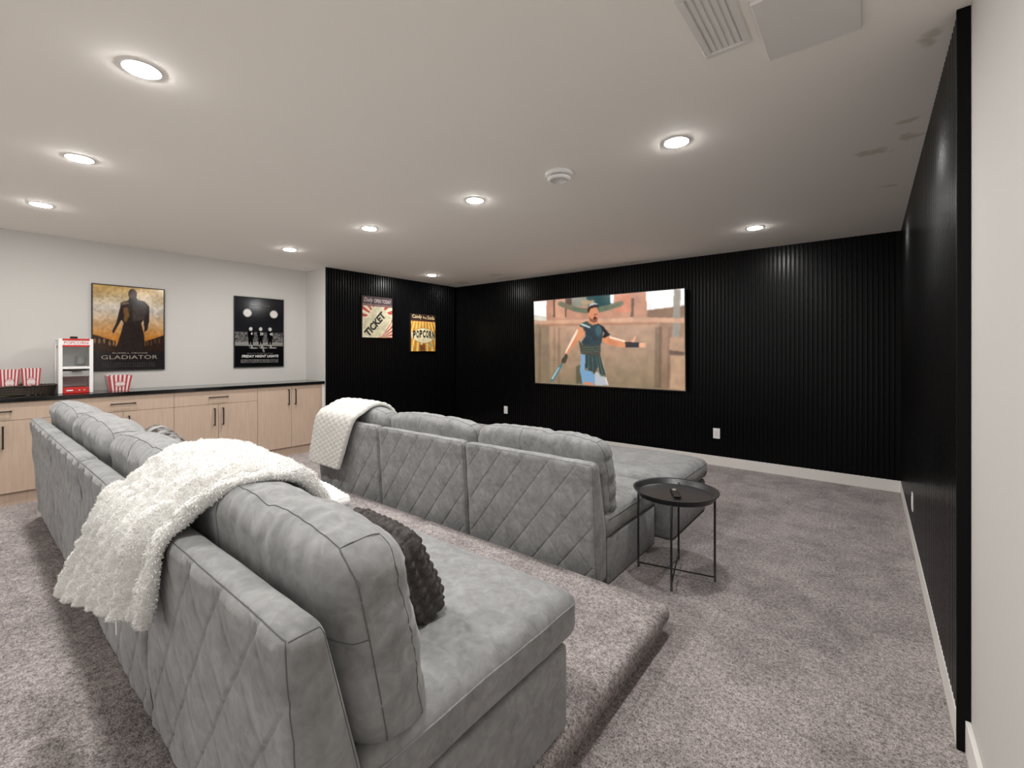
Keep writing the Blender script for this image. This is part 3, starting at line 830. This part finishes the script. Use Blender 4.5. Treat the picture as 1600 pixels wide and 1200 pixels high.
c.poly(Q((620, 430), (655, 430), (690, 470), (640, 535), (600, 545)), (216, 146, 104), 0.8, 3)
c.poly(Q((870, 520), (960, 560), (950, 590), (880, 570)), (190, 116, 80), 0.6, 3)
for i in range(3): c.poly(Q((1135, 566 + 13 * i), (1178, 562 + 15 * i), (1180, 568 + 15 * i), (1135, 574 + 13 * i)), (238, 188, 154), 0.8, 0)
c.poly(Q((715, 350), (790, 350), (795, 400), (745, 412), (705, 385)), (206, 134, 98), 1, 1)
c.ell(*q(752, 318), 0.037, 0.085, (208, 136, 100), 1, 1)
c.poly(Q((702, 300), (705, 250), (745, 228), (790, 240), (800, 290), (785, 262), (730, 270), (712, 310)), (40, 26, 22), 1, 1)
c.poly(Q((706, 262), (725, 232), (765, 224), (798, 240), (785, 236), (735, 246)), (196, 204, 206), 0.9, 1)
c.poly(Q((715, 335), (722, 375), (752, 392), (782, 385), (796, 345), (770, 362), (735, 360)), (96, 58, 44), 0.7, 1)
c.ell(*q(766, 353), 0.010, 0.018, (70, 18, 20), 1, 1)
c.rect(0.455, 0.478, 0.20, 0.21, (70, 44, 36), 0.6, 1)
link('screen', c.mesh('screen', TW, TH), M['screen'], t, (0, 0, 0.0412))
b = 0.010
link('bezel', boxes_mesh('bezel', [(-TW / 2 - b, TW / 2 + b, -b * 1.4, 0, 0.004, 0.044), (-TW / 2 - b, TW / 2 + b, TH, TH + b, 0.004, 0.044), (-TW / 2 - b, -TW / 2, 0, TH, 0.004, 0.044), (TW / 2, TW / 2 + b, 0, TH, 0.004, 0.044)], 0.002), M['black_plastic'], t)
link('back_shell', boxes_mesh('back_shell', [(-TW / 2, TW / 2, 0, TH, 0.006, 0.0395)], 0.003), M['black_plastic'], t)
for s_ in (-1, 1):
    link('wall_bracket', boxes_mesh('wall_bracket', [(s_ * 0.325 - 0.025, s_ * 0.325 + 0.025, 0.3, 0.8, -0.046, 0.006)]), M['black_metal'], t)

# ================================================================== SOFAS
W = 0.976                      # width of one seat module
def back_fn(p, n):
    x, y, z = p.T.copy(); z0 = z + 0.03
    # quilted rear face
    th = math.radians(50.6); per = 0.178 * math.sin(th)
    a = (x * math.sin(th) - z * math.cos(th) + 0.03) / per
    b_ = (x * math.sin(th) + z * math.cos(th) + 0.05) / per
    da, db = np.abs(a - np.round(a)) * per, np.abs(b_ - np.round(b_)) * per
    edge = np.clip(np.minimum.reduce([x, W - 0.008 - x, z, 0.677 - z]) / 0.03, 0, 1)
    rear = np.clip(-n[:, 1], 0, 1) * edge
    puff = 0.0055 * (np.minimum(da, 0.05) / 0.05) ** 0.5 * (np.minimum(db, 0.05) / 0.05) ** 0.5
    groove = 0.0050 * np.exp(-(da / 0.0040) ** 2) + 0.0036 * np.exp(-(db / 0.0040) ** 2)
    # leaning rear, slanted front
    f = np.clip(y / 0.1, 0, 1)
    r0 = 0.045 * (1 - z0 / 0.712)
    f0 = 0.072 + 0.10 * np.clip((0.712 - z0) / 0.40, 0, 1)
    y2 = r0 + f * (f0 - r0) - rear * (puff - groove)
    wr = 0.0032 * vnoise(x * 9, y * 9, z * 7 + 3) + 0.0018 * vnoise(x * 25, y * 25, z * 20)
    top = np.clip(n[:, 2], 0, 1)
    return np.stack([x, y2 - wr * np.clip(-n[:, 1], 0, 1), z0 + wr * top - 0.006 * top * (2 * x / W - 1) ** 8], 1)
BACK = Soft((W - 0.008, 0.10, 0.682), 0.032, back_fn)
back_me = BACK.mesh('back_frame', (0.0042, 0.02, 0.0042)); back_me.materials.append(M['suede'])
bw = W - 0.008
back_seams = tubes_mesh('edge_seam', [BACK.at(polyline([(0.010, 0.004, 0.01), (0.010, 0.004, 0.676), (bw - 0.010, 0.004, 0.676), (bw - 0.010, 0.004, 0.01)], 0.01)),
                                      BACK.at(polyline([(bw - 0.004, 0.006, 0.676), (bw - 0.004, 0.094, 0.676), (bw - 0.004, 0.094, 0.02)], 0.008)),
                                      BACK.at(polyline([(0.004, 0.006, 0.676), (0.004, 0.094, 0.676), (0.004, 0.094, 0.02)], 0.008))], 0.0012, 6)
back_seams.materials.append(M['seam'])
base_me = Soft((W - 0.008, 0.70, 0.262), 0.014).mesh('seat_base', 0.12); base_me.materials.append(M['suede'])

def seat_cushion(seed, size=(W - 0.006, 0.785, 0.15), r=0.045):
    w, d, h = size
    def fn(p, n):
        x, y, z = p.T.copy()
        u, v = 2 * x / w - 1, 2 * y / d - 1
        top = np.clip(n[:, 2], 0, 1)
        z = z + top * (0.024 * (1 - u ** 4) * (1 - np.abs(v) ** 5) - 0.006)
        y = y + np.clip(n[:, 1], 0, 1) * 0.012 * (1 - u ** 4)
        x = x + n[:, 0] * 0.003
        wr = 0.004 * vnoise(x * 6 + seed, y * 6, z * 6) + 0.0022 * vnoise(x * 18 + seed, y * 18, z * 18)
        return np.stack([x, y, z], 1) + n * wr[:, None]
    s = Soft(size, r, fn)
    me = s.mesh('seat_cushion', 0.022); me.materials.append(M['suede'])
    zz = h - 0.035
    pm = tubes_mesh('piping', [s.at(polyline([(w, 0.02, zz), (w, d, zz), (0, d, zz), (0, 0.02, zz)], 0.012))], 0.0028, 6); pm.materials.append(M['suede'])
    return me, pm
seats = [seat_cushion(3.1), seat_cushion(17.7)]

def back_cushion(seed):
    w, d, h = W - 0.012, 0.18, 0.475
    def fn(p, n):
        x, y, z = p.T.copy()
        u, v = 2 * x / w - 1, 2 * z / h - 1
        wr = 0.0075 * vnoise(x * 5 + seed, y * 7, z * 9) + 0.0035 * vnoise(x * 14 + seed, y * 12, z * 22) + 0.0011 * vnoise(x * 60, y * 30, z * 50 + seed)
        endw = np.abs(u) ** 6
        wr = wr + endw * (0.010 * vnoise(x * 8, y * 16 + seed, z * 24) + 0.004 * vnoise(x * 20, y * 50, z * 60 + seed))
        # gathers under the lengthwise seam
        wr = wr + 0.0022 * np.clip(v, 0, 1) * np.sin(x * 95 + 5 * vnoise(x * 7 + seed, z * 9, y * 3))
        bul = (1 - u ** 6) * (1 - 0.75 * v ** 2)
        y = y + n[:, 1] * 0.026 * bul
        x = x + n[:, 0] * 0.010 * (1 - v ** 2)
        k = np.clip(z / h, 0, 1)
        y = 0.09 + (y - 0.09) * (1 - 0.10 * k) - 0.19 * z
        z = z - 0.046 * np.abs(u) ** 3.5 * k - 0.012 * np.clip(n[:, 2], 0, 1) * np.exp(-((u - 0.25) / 0.10) ** 2)
        return np.stack([x, y, z], 1) + n * wr[:, None]
    s = Soft((w, d, h), 0.078, fn)
    me = s.mesh('back_cushion', (0.012, 0.02, 0.014)); me.materials.append(M['suede'])
    ya, yb, e = 0.040, 0.140, 0.012
    paths = [polyline([(w, ya, 0.03), (w, ya, h - 0.05), (w - 0.05, ya, h), (0.05, ya, h), (0, ya, h - 0.05), (0, ya, 0.03)], e),
             polyline([(w, yb, 0.03), (w, yb, h - 0.05), (w - 0.05, yb, h)], e), polyline([(0, yb, 0.03), (0, yb, h - 0.05), (0.05, yb, h)], e),
             polyline([(w - 0.045, ya, h), (w - 0.045, yb, h)], e), polyline([(0.045, ya, h), (0.045, yb, h)], e),
             polyline([(w * 0.42, 0, 0.05), (w * 0.42, 0, h - 0.05), (w * 0.42, ya, h)], e),
             polyline([(w * 0.42, 0, 0.29), (w, 0, 0.29), (w, ya, 0.30)], e)]
    sm = tubes_mesh('seam', [s.at(p) for p in paths], 0.0013, 6); sm.materials.append(M['seam'])
    return me, sm
backs = [back_cushion(2.3), back_cushion(9.9), back_cushion(21.4)]

def sofa(loc, n, label):
    t = thing('sectional_sofa', label, 'sofa', loc, group='grey suede sofas in two rows')
    for i in range(n):
        x0 = -(i + 1) * W
        f = link('back_frame', back_me, None, t, (x0 + 0.004, 0, 0)); link('edge_seam', back_seams, None, f)
        link('seat_base', base_me, None, t, (x0 + 0.004, 0.17, 0.0))
        cm, pm = seats[i % 2]
        s = link('seat_cushion', cm, None, t, (x0 + 0.003, 0.150, 0.258)); link('piping', pm, None, s)
        bm_, sm = backs[i % 3]
        b_ = link('back_cushion', bm_, None, t, (x0 + 0.006, 0.168 + 0.004 * (i % 2), 0.363)); link('seam', sm, None, b_)
    return t
S1 = (-0.735, 0.335, ZP)
S2 = (-1.140, 2.125, 0.0)
sofa(S1, 4, 'long grey suede sofa with quilted back on the carpeted platform, nearest the camera')
sofa(S2, 3, 'grey suede sofa with quilted back in the front row, facing the television')

t = thing('ottoman', 'grey suede ottoman in front of the right end of the front sofa', 'ottoman', (-2.04, 3.105, 0))
link('base', Soft((0.98, 0.80, 0.262), 0.03).mesh('base', 0.12), M['suede'], t)
cm, pm = seat_cushion(31.0, (1.0, 0.86, 0.165), 0.062)
o_ = link('cushion', cm, None, t, (-0.01, -0.02, 0.262)); link('piping', pm, None, o_)

# ================================================================== THROWS
def drape(name, path, xl, xr, thick, disp, nx=0.011, ns=0.011, slant=None, wid=0.55):
    """a thick sheet following path (y,z), from front to rear; xl/xr: functions of s in 0..1"""
    P, L = catmull(path, 400)
    T = np.gradient(P, axis=0); T /= np.linalg.norm(T, axis=1)[:, None]
    N = np.stack([T[:, 1], -T[:, 0]], 1)                     # outward
    if N[len(N) // 2, 1] < 0: N = -N
    def fn(p, n):
        x, y, z = p.T
        tt = np.clip(x / wid, 0, 1)
        sc = z / L
        if slant is not None: sc = sc * (1 - slant(tt) * sc)
        sc = np.clip(sc, 0, 1)
        idx = sc * (len(P) - 1)
        py, pz = np.interp(idx, np.arange(len(P)), P[:, 0]), np.interp(idx, np.arange(len(P)), P[:, 1])
        ny, nz = np.interp(idx, np.arange(len(P)), N[:, 0]), np.interp(idx, np.arange(len(P)), N[:, 1])
        X = xl(sc) * (1 - tt) + xr(sc) * tt
        off = y + disp(x, z, sc, tt, n)
        return np.stack([X, py + ny * off, pz + nz * off], 1)
    s = Soft((wid, thick, L), thick * 0.48, fn)
    return s.mesh(name, (nx, thick, ns))

def lerp_keys(keys):
    a = np.array(keys)
    return lambda s: np.interp(s, a[:, 0], a[:, 1])

# white sherpa throw over the near sofa
path1 = [(0.74, 0.62), (0.715, 0.74), (0.675, 0.86), (0.61, 0.945), (0.53, 0.972), (0.455, 0.958), (0.405, 0.918), (0.365, 0.876), (0.336, 0.852), (0.320, 0.815), (0.314, 0.74), (0.312, 0.64), (0.312, 0.53)]
def disp1(x, z, sc, tt, n):
    rear = np.clip((sc - 0.42) / 0.3, 0, 1)
    fold = 0.013 * np.sin(x * 70 + 1.5 * np.sin(z * 6) + 0.8) * (0.25 + 0.75 * rear)
    groove = -0.034 * np.exp(-((tt - 0.955 + 0.015 * np.sin(z * 7)) / 0.03) ** 2) * np.clip(sc * 5, 0, 1)
    curl = 0.006 * vnoise(x * 45, z * 45, x * 0 + 2) + 0.004 * vnoise(x * 95, z * 95, x * 0 + 7) + 0.007 * vnoise(x * 13, z * 9, x * 0)
    flare = 0.070 * np.clip((sc - 0.58) / 0.42, 0, 1) ** 1.6 * (1 - tt) ** 0.8
    return (fold + groove + curl) * np.clip(n[:, 1], 0, 1) + flare
th1 = drape('white_throw', path1, lerp_keys([(0, -1.86), (0.35, -1.79), (0.5, -1.76), (0.7, -1.82), (1, -2.02)]), lerp_keys([(0, -1.27), (0.3, -1.26), (0.42, -1.27), (0.6, -1.35), (1, -1.47)]),
            0.046, disp1, 0.006, 0.007, lambda tt: 0.10 * tt)
th1.materials.append(M['throw_white'])
xr1 = lerp_keys([(0, -1.27), (0.3, -1.26), (0.42, -1.27), (0.6, -1.35), (1, -1.47)])
def disp1b(x, z, sc, tt, n):
    return (0.006 * vnoise(x * 45, z * 45, x * 0 + 4) + 0.004 * vnoise(x * 95, z * 95, x * 0 + 9) + 0.006 * np.sin(z * 22)) * np.clip(n[:, 1], 0, 1) - 0.004
th1b = drape('folded_layer', path1, lambda q_: xr1(q_) - 0.012, lambda q_: xr1(q_) + 0.036 + 0.008 * np.sin(q_ * 17), 0.034, disp1b, 0.006, 0.007, lambda tt: 0.085 + 0 * tt, 0.05)
th1b.materials.append(M['throw_white'])
o_throw = tag(link('sherpa_throw', th1), 'fluffy white sherpa throw draped over the back of the near sofa', 'throw')

def tufts(name, me, count, length, width):
    V = np.zeros(len(me.vertices) * 3); me.vertices.foreach_get('co', V); V = V.reshape(-1, 3)
    me.calc_loop_triangles()
    Tt = np.zeros(len(me.loop_triangles) * 3, int); me.loop_triangles.foreach_get('vertices', Tt); Tt = Tt.reshape(-1, 3)
    A, B, C = V[Tt[:, 0]], V[Tt[:, 1]], V[Tt[:, 2]]
    nn = np.cross(B - A, C - A); ar = np.linalg.norm(nn, axis=1); nn /= ar[:, None] + 1e-12
    k = rng.choice(len(ar), count, p=ar / ar.sum())
    r1, r2 = rng.random(count), rng.random(count); sw = r1 + r2 > 1; r1[sw], r2[sw] = 1 - r1[sw], 1 - r2[sw]
    P = A[k] + (B - A)[k] * r1[:, None] + (C - A)[k] * r2[:, None]
    n_ = nn[k]; rd = rng.normal(size=(count, 3)); rd -= (rd * n_).sum(1)[:, None] * n_; rd /= np.linalg.norm(rd, axis=1)[:, None]
    sd = np.cross(n_, rd)
    l = length * (0.5 + rng.random(count))[:, None]
    a = P - n_ * 0.001 - sd * width; b_ = P - n_ * 0.001 + sd * width
    mid1 = P + n_ * l * 0.55 + rd * l * 0.30 - sd * width * 0.9; mid2 = mid1 + sd * width * 1.8
    tip = P + n_ * l * 0.75 + rd * l * (0.5 + 0.7 * rng.random(count))[:, None]
    Vv = np.stack([a, b_, mid2, mid1, tip], 1).reshape(-1, 3)
    i = np.arange(count) * 5
    F = [q_ for j in i for q_ in ((j, j + 1, j + 2, j + 3), (j + 3, j + 2, j + 4))]
    return new_mesh(name, Vv, F, True)
pf = link('pile', tufts('pile', th1, 70000, 0.0040, 0.0009), M['throw_white'], o_throw); pf['kind'] = 'stuff'
fl = link('folded_layer', th1b, None, o_throw)
pf = link('pile', tufts('pile', th1b, 9000, 0.0050, 0.0010), M['throw_white'], fl); pf['kind'] = 'stuff'
link('care_tag', boxes_mesh('care_tag', [(-1.676, -1.662, 0.288, 0.2895, 0.508, 0.545)]), M['plastic_white'], o_throw)

# cream bubble-knit throw over the far end of the front sofa
path2 = [(2.53, 0.48), (2.50, 0.60), (2.46, 0.72), (2.40, 0.805), (2.32, 0.842), (2.24, 0.832), (2.165, 0.785), (2.108, 0.745), (2.088, 0.66), (2.082, 0.50), (2.075, 0.30)]
def disp2(x, z, sc, tt, n):
    k = np.abs(np.sin(PI * x / 0.046) * np.sin(PI * (z + 0.023 * np.floor(x / 0.046)) / 0.046)) ** 0.5
    return (0.010 * k + 0.006 * vnoise(x * 10, z * 8, x * 0)) * np.clip(n[:, 1], 0, 1)
th2 = drape('cream_throw', path2, lerp_keys([(0, -3.84), (0.45, -3.87), (0.65, -3.95), (1, -4.05)]), lerp_keys([(0, -3.27), (0.42, -3.30), (0.6, -3.34), (1, -3.54)]),
            0.030, disp2, 0.008, 0.008, lambda tt: -0.0 * tt)
th2.materials.append(M['throw_cream'])
tag(link('knit_throw', th2), 'cream bubble-knit throw over the far left end of the front sofa', 'throw')

# corner of a folded throw on the near sofa seat
def fold_fn(p, n):
    x, y, z = p.T
    k = np.abs(np.sin(PI * x / 0.045) * np.sin(PI * y / 0.045)) ** 0.5
    return np.stack([x, y + 0.02 * np.sin(x * 9), z + np.clip(n[:, 2], 0, 1) * (0.010 * k) + 0.0], 1) + n * (0.006 * np.abs(np.sin(PI * x / 0.045)))[:, None]
tag(link('folded_throw', Soft((0.50, 0.30, 0.036), 0.016, fold_fn).mesh('folded_throw', 0.010), M['throw_white'], None, (-2.47, 0.93, ZP + 0.432)),
    'folded white knit throw lying on the near sofa seat, mostly hidden', 'throw')

# ================================================================== CUSHIONS
def pillow_me(name, w, d, h, cell, seed, amp, pin=0.55):
    def fn(p, n):
        x, y, z = p.T.copy()
        u, v = 2 * x / w - 1, 2 * z / h - 1
        pinch = (1 - pin * np.abs(u) ** 3) * (1 - pin * np.abs(v) ** 3)
        y = d / 2 + (y - d / 2) * (0.35 + 0.75 * pinch)
        k = (np.abs(np.sin(PI * x / cell)) ** 0.5 * np.abs(np.sin(PI * z / cell)) ** 0.35 * np.clip(np.abs(n[:, 1]), 0, 1)
             + np.abs(np.sin(PI * y / cell)) ** 0.5 * np.abs(np.sin(PI * (x if False else z) / cell)) ** 0.4 * np.clip(np.abs(n[:, 0]), 0, 1)
             + np.abs(np.sin(PI * x / cell)) ** 0.5 * np.abs(np.sin(PI * y / cell)) ** 0.5 * np.clip(n[:, 2], 0, 1))
        wr = amp * k + 0.004 * vnoise(x * 20 + seed, y * 20, z * 20)
        return np.stack([x, y, z], 1) + n * wr[:, None]
    return Soft((w, d, h), 0.042 if pin > 0.3 else 0.03, fn).mesh(name, 0.006)
tag(link('ribbed_pillow', pillow_me('ribbed_pillow', 0.31, 0.10, 0.26, 0.030, 1.0, 0.013, 0.12), M['pillow_dark'], None, (-1.265, 0.825, ZP + 0.408), (math.radians(25), 0, math.radians(-4))),
    'charcoal ribbed plush pillow on the right end seat of the near sofa', 'pillow')
tag(link('plush_pillow', pillow_me('plush_pillow', 0.42, 0.14, 0.39, 0.05, 5.0, 0.006), M['pillow_grey'], None, (-3.0, 0.755, ZP + 0.40), (math.radians(26), math.radians(4), math.radians(-3))),
    'mottled grey plush pillow peeking over the far half of the near sofa', 'pillow')

# ================================================================== SIDE TABLE AND REMOTE
tx, ty = -0.895, 2.663
t = thing('tray_table', 'round black metal tray side table at the end of the front sofa', 'side table', (tx, ty, 0))
ZT = 0.470
link('tray', lathe_mesh('tray', [(0, ZT), (0.205, ZT), (0.212, ZT + 0.003), (0.226, ZT + 0.030), (0.236, ZT + 0.034), (0.240, ZT + 0.032), (0.238, ZT + 0.028), (0.230, ZT + 0.026), (0.216, ZT - 0.003), (0.206, ZT - 0.005), (0, ZT - 0.005)], 72), M['tray_black'], t)
R = 0.213; a0 = math.atan2(-0.205, 0.048)
legs = []
for k in range(4):
    a = a0 + k * PI / 2
    px, py = R * math.cos(a), R * math.sin(a)
    legs.append((px, py))
    link('leg', tubes_mesh('leg', [[(px, py, 0.0), (px, py, 0.16), (px, py, 0.33), (px, py, ZT + 0.012)]], 0.0062, 10), M['black_metal'], t)
for a, b_ , zz in ((0, 2, 0.036), (1, 3, 0.026)):
    link('cross_bar', tubes_mesh('cross_bar', [[(*legs[a], zz), (0, 0, zz), (*legs[b_], zz)]], 0.0045, 8), M['black_metal'], t)
t = thing('remote_control', 'small black remote control lying on the round tray table', 'remote', (tx + 0.005, ty - 0.01, ZT), (0, 0, math.radians(28)))
link('shell', boxes_mesh('shell', [(-0.019, 0.019, -0.075, 0.075, 0.0, 0.017)], 0.005, 3), M['black_plastic'], t)
for k in range(4):
    for j in range(2):
        link('button', lathe_mesh('button', [(0, 0.0195), (0.004, 0.0195), (0.005, 0.0165), (0, 0.0165)], 12), M['black_metal'], t, ).location = (-0.008 + 0.016 * j, -0.05 + 0.02 * k, 0)
link('dial', lathe_mesh('dial', [(0, 0.0190), (0.012, 0.0195), (0.013, 0.0165), (0, 0.0165)], 20), M['steel'], t).location = (0, 0.045, 0)

# ================================================================== ON THE COUNTER
# popcorn machine; local: x -> out of the wall, y -> along the wall
t = thing('popcorn_machine', 'white and red tabletop popcorn machine with glass sides on the black counter', 'popcorn machine', (-6.10, 0.606, ZC + 0.001))
D, Wm, Hm = 0.25, 0.238, 0.525
link('base', boxes_mesh('base', [(0.004, D - 0.002, 0.03, Wm - 0.03, 0.0, 0.055)], 0.003), M['red'], t)
post = 0.028
for px in (0, D - post):
    for py in (0, Wm - post):
        link('post', boxes_mesh('post', [(px, px + post, py, py + post, 0, Hm - 0.02)], 0.004), M['plastic_white'], t)
link('roof', boxes_mesh('roof', [(0.0, D, 0.0, Wm, Hm - 0.03, Hm - 0.012)], 0.005), M['plastic_white'], t)
hd = link('header', boxes_mesh('header', [(0.006, D - 0.001, post - 0.004, Wm - post + 0.004, Hm - 0.085, Hm - 0.012)], 0.003), M['plastic_white'], t)
link('red_band', boxes_mesh('red_band', [(D - 0.004, D + 0.003, post - 0.002, Wm - post + 0.002, Hm - 0.028, Hm - 0.010)], 0.002), M['red'], hd)
link('red_band', boxes_mesh('red_band', [(D - 0.004, D + 0.003, post - 0.002, Wm - post + 0.002, Hm - 0.087, Hm - 0.070)], 0.002), M['red'], hd)
text('lettering', 'POPCORN', 0.04, M['tub_red'], hd, (D + 0.0005, Wm / 2, Hm - 0.049), width=0.165, height=0.027, rot=LEFT)
link('knob', boxes_mesh('knob', [(D - 0.10, D - 0.05, Wm / 2 - 0.034, Wm / 2 + 0.016, Hm - 0.014, Hm + 0.012)], 0.004), M['black_plastic'], t)
link('shelf', boxes_mesh('shelf', [(0.02, D - 0.001, post - 0.003, Wm - post + 0.003, 0.228, 0.252)], 0.003), M['plastic_white'], t)
link('tray', boxes_mesh('tray', [(0.03, D - 0.010, post, Wm - post, 0.158, 0.210)], 0.002), M['steel'], t)
link('handle', boxes_mesh('handle', [(D - 0.006, D + 0.014, Wm / 2 - 0.034, Wm / 2 + 0.036, 0.208, 0.220)], 0.003), M['black_plastic'], t)
link('front_pane', boxes_mesh('front_pane', [(D - 0.014, D - 0.011, post - 0.004, Wm - post + 0.004, 0.250, Hm - 0.086)]), M['glass'], t)
link('side_panel', boxes_mesh('side_panel', [(post - 0.004, D - post + 0.004, 0.004, 0.009, 0.0, Hm - 0.03)]), M['plastic_white'], t)
link('side_panel', boxes_mesh('side_panel', [(post - 0.004, D - post + 0.004, Wm - 0.009, Wm - 0.004, 0.0, Hm - 0.03)]), M['plastic_white'], t)
link('back_panel', boxes_mesh('back_panel', [(0.004, 0.010, post - 0.004, Wm - post + 0.004, 0.04, Hm - 0.03)]), M['plastic_white'], t)
link('kettle', lathe_mesh('kettle', [(0, 0.27), (0.030, 0.27), (0.040, 0.29), (0.040, 0.345), (0.036, 0.35), (0, 0.352)], 28), M['steel'], t).location = (0.11, Wm - 0.072, 0.0)
text('side_lettering', 'POP', 0.03, M['tub_red'], t, (0.12, 0.0035, Hm - 0.09), width=0.07, height=0.03, rot=(PI / 2, 0, 0))
for k, (yy, ww) in enumerate(((0.075, 0.045), (0.140, 0.012), (0.175, 0.012))):
    link('base_mark' if k == 0 else 'switch', boxes_mesh('base_mark', [(D - 0.003, D + 0.0015, yy - ww / 2, yy + ww / 2, 0.022, 0.034)], 0.001), M['plastic_white'] if k == 0 else M['ink_pink'], t)

def popcorn_tub(loc, rotz, top, bot, h, label, tilt=0.0):
    t = thing('popcorn_tub', label, 'popcorn tub', loc, (0, tilt, rotz), 'striped popcorn tubs')
    NS = 11; V, F, MI = [], [], []
    for sd in range(4):
        a = sd * PI / 2; ca, sa = math.cos(a), math.sin(a)
        for k in range(NS):
            for (zz, hw) in ((0, bot / 2), (h, top / 2)):
                pass
            o = len(V)
            for j in (k, k + 0.5, k + 1):
                f_ = j / NS * 2 - 1
                hh = h + (0.007 if j == k + 0.5 else 0.0)
                for zz, hw in ((0, bot / 2), (hh, top / 2)):
                    X, Y = hw, f_ * hw
                    V.append((X * ca - Y * sa, X * sa + Y * ca, zz))
            F += [(o, o + 2, o + 3, o + 1), (o + 2, o + 4, o + 5, o + 3)]; MI += [k % 2 == 0] * 2
    o = len(V); b2 = bot / 2
    V += [(-b2, -b2, 0), (b2, -b2, 0), (b2, b2, 0), (-b2, b2, 0)]; F.append((o + 3, o + 2, o + 1, o)); MI.append(False)
    me = new_mesh('striped_card', V, F)
    me.materials.append(M['tub_white']); me.materials.append(M['tub_red'])
    for p_, mi in zip(me.polygons, MI): p_.material_index = 1 if mi else 0
    bm = bmesh.new(); bm.from_mesh(me); bmesh.ops.remove_doubles(bm, verts=bm.verts, dist=1e-5); bm.to_mesh(me); bm.free()
    o_ = link('striped_card', me, None, t)
    sol = o_.modifiers.new('card', 'SOLIDIFY'); sol.thickness = 0.0018; sol.offset = -1
    sl = math.atan2((top - bot) / 2, h)
    cx = bot / 2 + (top - bot) / 2 * 0.46
    n = 28; R1, R2 = top * 0.235, h * 0.21
    for nm, sc_, mm, zz in (('badge_rim', 1.0, M['tub_red'], 0.0008), ('badge', 0.9, M['tub_white'], 0.0014)):
        me = new_mesh(nm, [(R1 * sc_ * math.cos(2 * PI * i / n), R2 * sc_ * math.sin(2 * PI * i / n), z_) for z_ in (0, 0.0006) for i in range(n)],
                      [tuple(range(n, 2 * n)), tuple(range(n))[::-1]] + [(i, (i + 1) % n, n + (i + 1) % n, n + i) for i in range(n)])
        link(nm, me, mm, t, (cx + zz, 0, h * 0.46), (PI / 2 + 0.0, 0, PI / 2)).rotation_euler = (PI / 2, 0, PI / 2)
    for s_, dz in (('POP', 0.022), ('CORN', -0.018)):
        text('lettering', s_, 0.03, M['tub_red'], t, (cx + 0.0028 + dz * math.tan(sl), 0, h * 0.46 + dz * h / 0.15), width=R1 * 1.1, height=h * 0.12, rot=LEFT, bold=0.01)
    for ch in t.children:
        if ch.name.startswith('badge'):
            ch.matrix_local = Matrix.Translation(ch.location) @ Matrix.Rotation(sl, 4, 'Y') @ Matrix(((0, 0, 1), (1, 0, 0), (0, 1, 0))).to_4x4()
    return t
popcorn_tub((-5.95, 1.045, ZC + 0.001), 0, 0.185, 0.140, 0.148, 'red and white striped popcorn tub standing alone right of the popcorn machine')
ba = (-6.02, 0.345)
popcorn_tub((ba[0], 0.305, ZC + 0.014), 0.12, 0.125, 0.095, 0.215, 'left one of two striped popcorn tubs in the dark basket')
popcorn_tub((ba[0] + 0.005, 0.445, ZC + 0.014), -0.05, 0.125, 0.095, 0.222, 'right one of two striped popcorn tubs in the dark basket')

# wicker basket: woven wall around a rounded rectangle
t = thing('wicker_basket', 'dark woven basket at the left end of the counter holding two popcorn tubs', 'basket', (ba[0], 0.335, ZC + 0.001))
def rr_point(a, hx, hy, r, n=4.5):
    c_, s_ = math.cos(a), math.sin(a)
    return (hx * math.copysign(abs(c_) ** (2 / n), c_), hy * math.copysign(abs(s_) ** (2 / n), s_))
hx, hy, bh = 0.105, 0.255, 0.082
V, F = [], []
NA, NZ = 176, 12
for iz in range(NZ):
    zz = bh * iz / (NZ - 1)
    for ia in range(NA):
        a = 2 * PI * ia / NA
        k = 0.004 * (1 if ((ia // 2) + iz) % 2 else -1) + 0.012 * iz / (NZ - 1)
        X, Y = rr_point(a, hx + k, hy + k, 0.04)
        V.append((X, Y, zz))
for iz in range(NZ - 1):
    for ia in range(NA):
        F.append((iz * NA + ia, iz * NA + (ia + 1) % NA, (iz + 1) * NA + (ia + 1) % NA, (iz + 1) * NA + ia))
wv = link('woven_wall', new_mesh('woven_wall', V, F), M['wicker'], t)
sol = wv.modifiers.new('reed', 'SOLIDIFY'); sol.thickness = 0.005; sol.offset = -1
link('bottom', prism_mesh('bottom', [rr_point(2 * PI * i / 64, hx - 0.004, hy - 0.004, 0.04) for i in range(64)], 'z', 0.0, 0.008), M['wicker'], t)
ph = np.linspace(0, 2 * PI, 220, endpoint=False)
link('rim', tubes_mesh('rim', [[(*rr_point(a, hx + 0.012 + 0.003 * math.sin(40 * a), hy + 0.012 + 0.003 * math.sin(40 * a), 0.04), bh + 0.003 * math.cos(40 * a)) for a in ph]], 0.006, 8, True), M['wicker'], t)
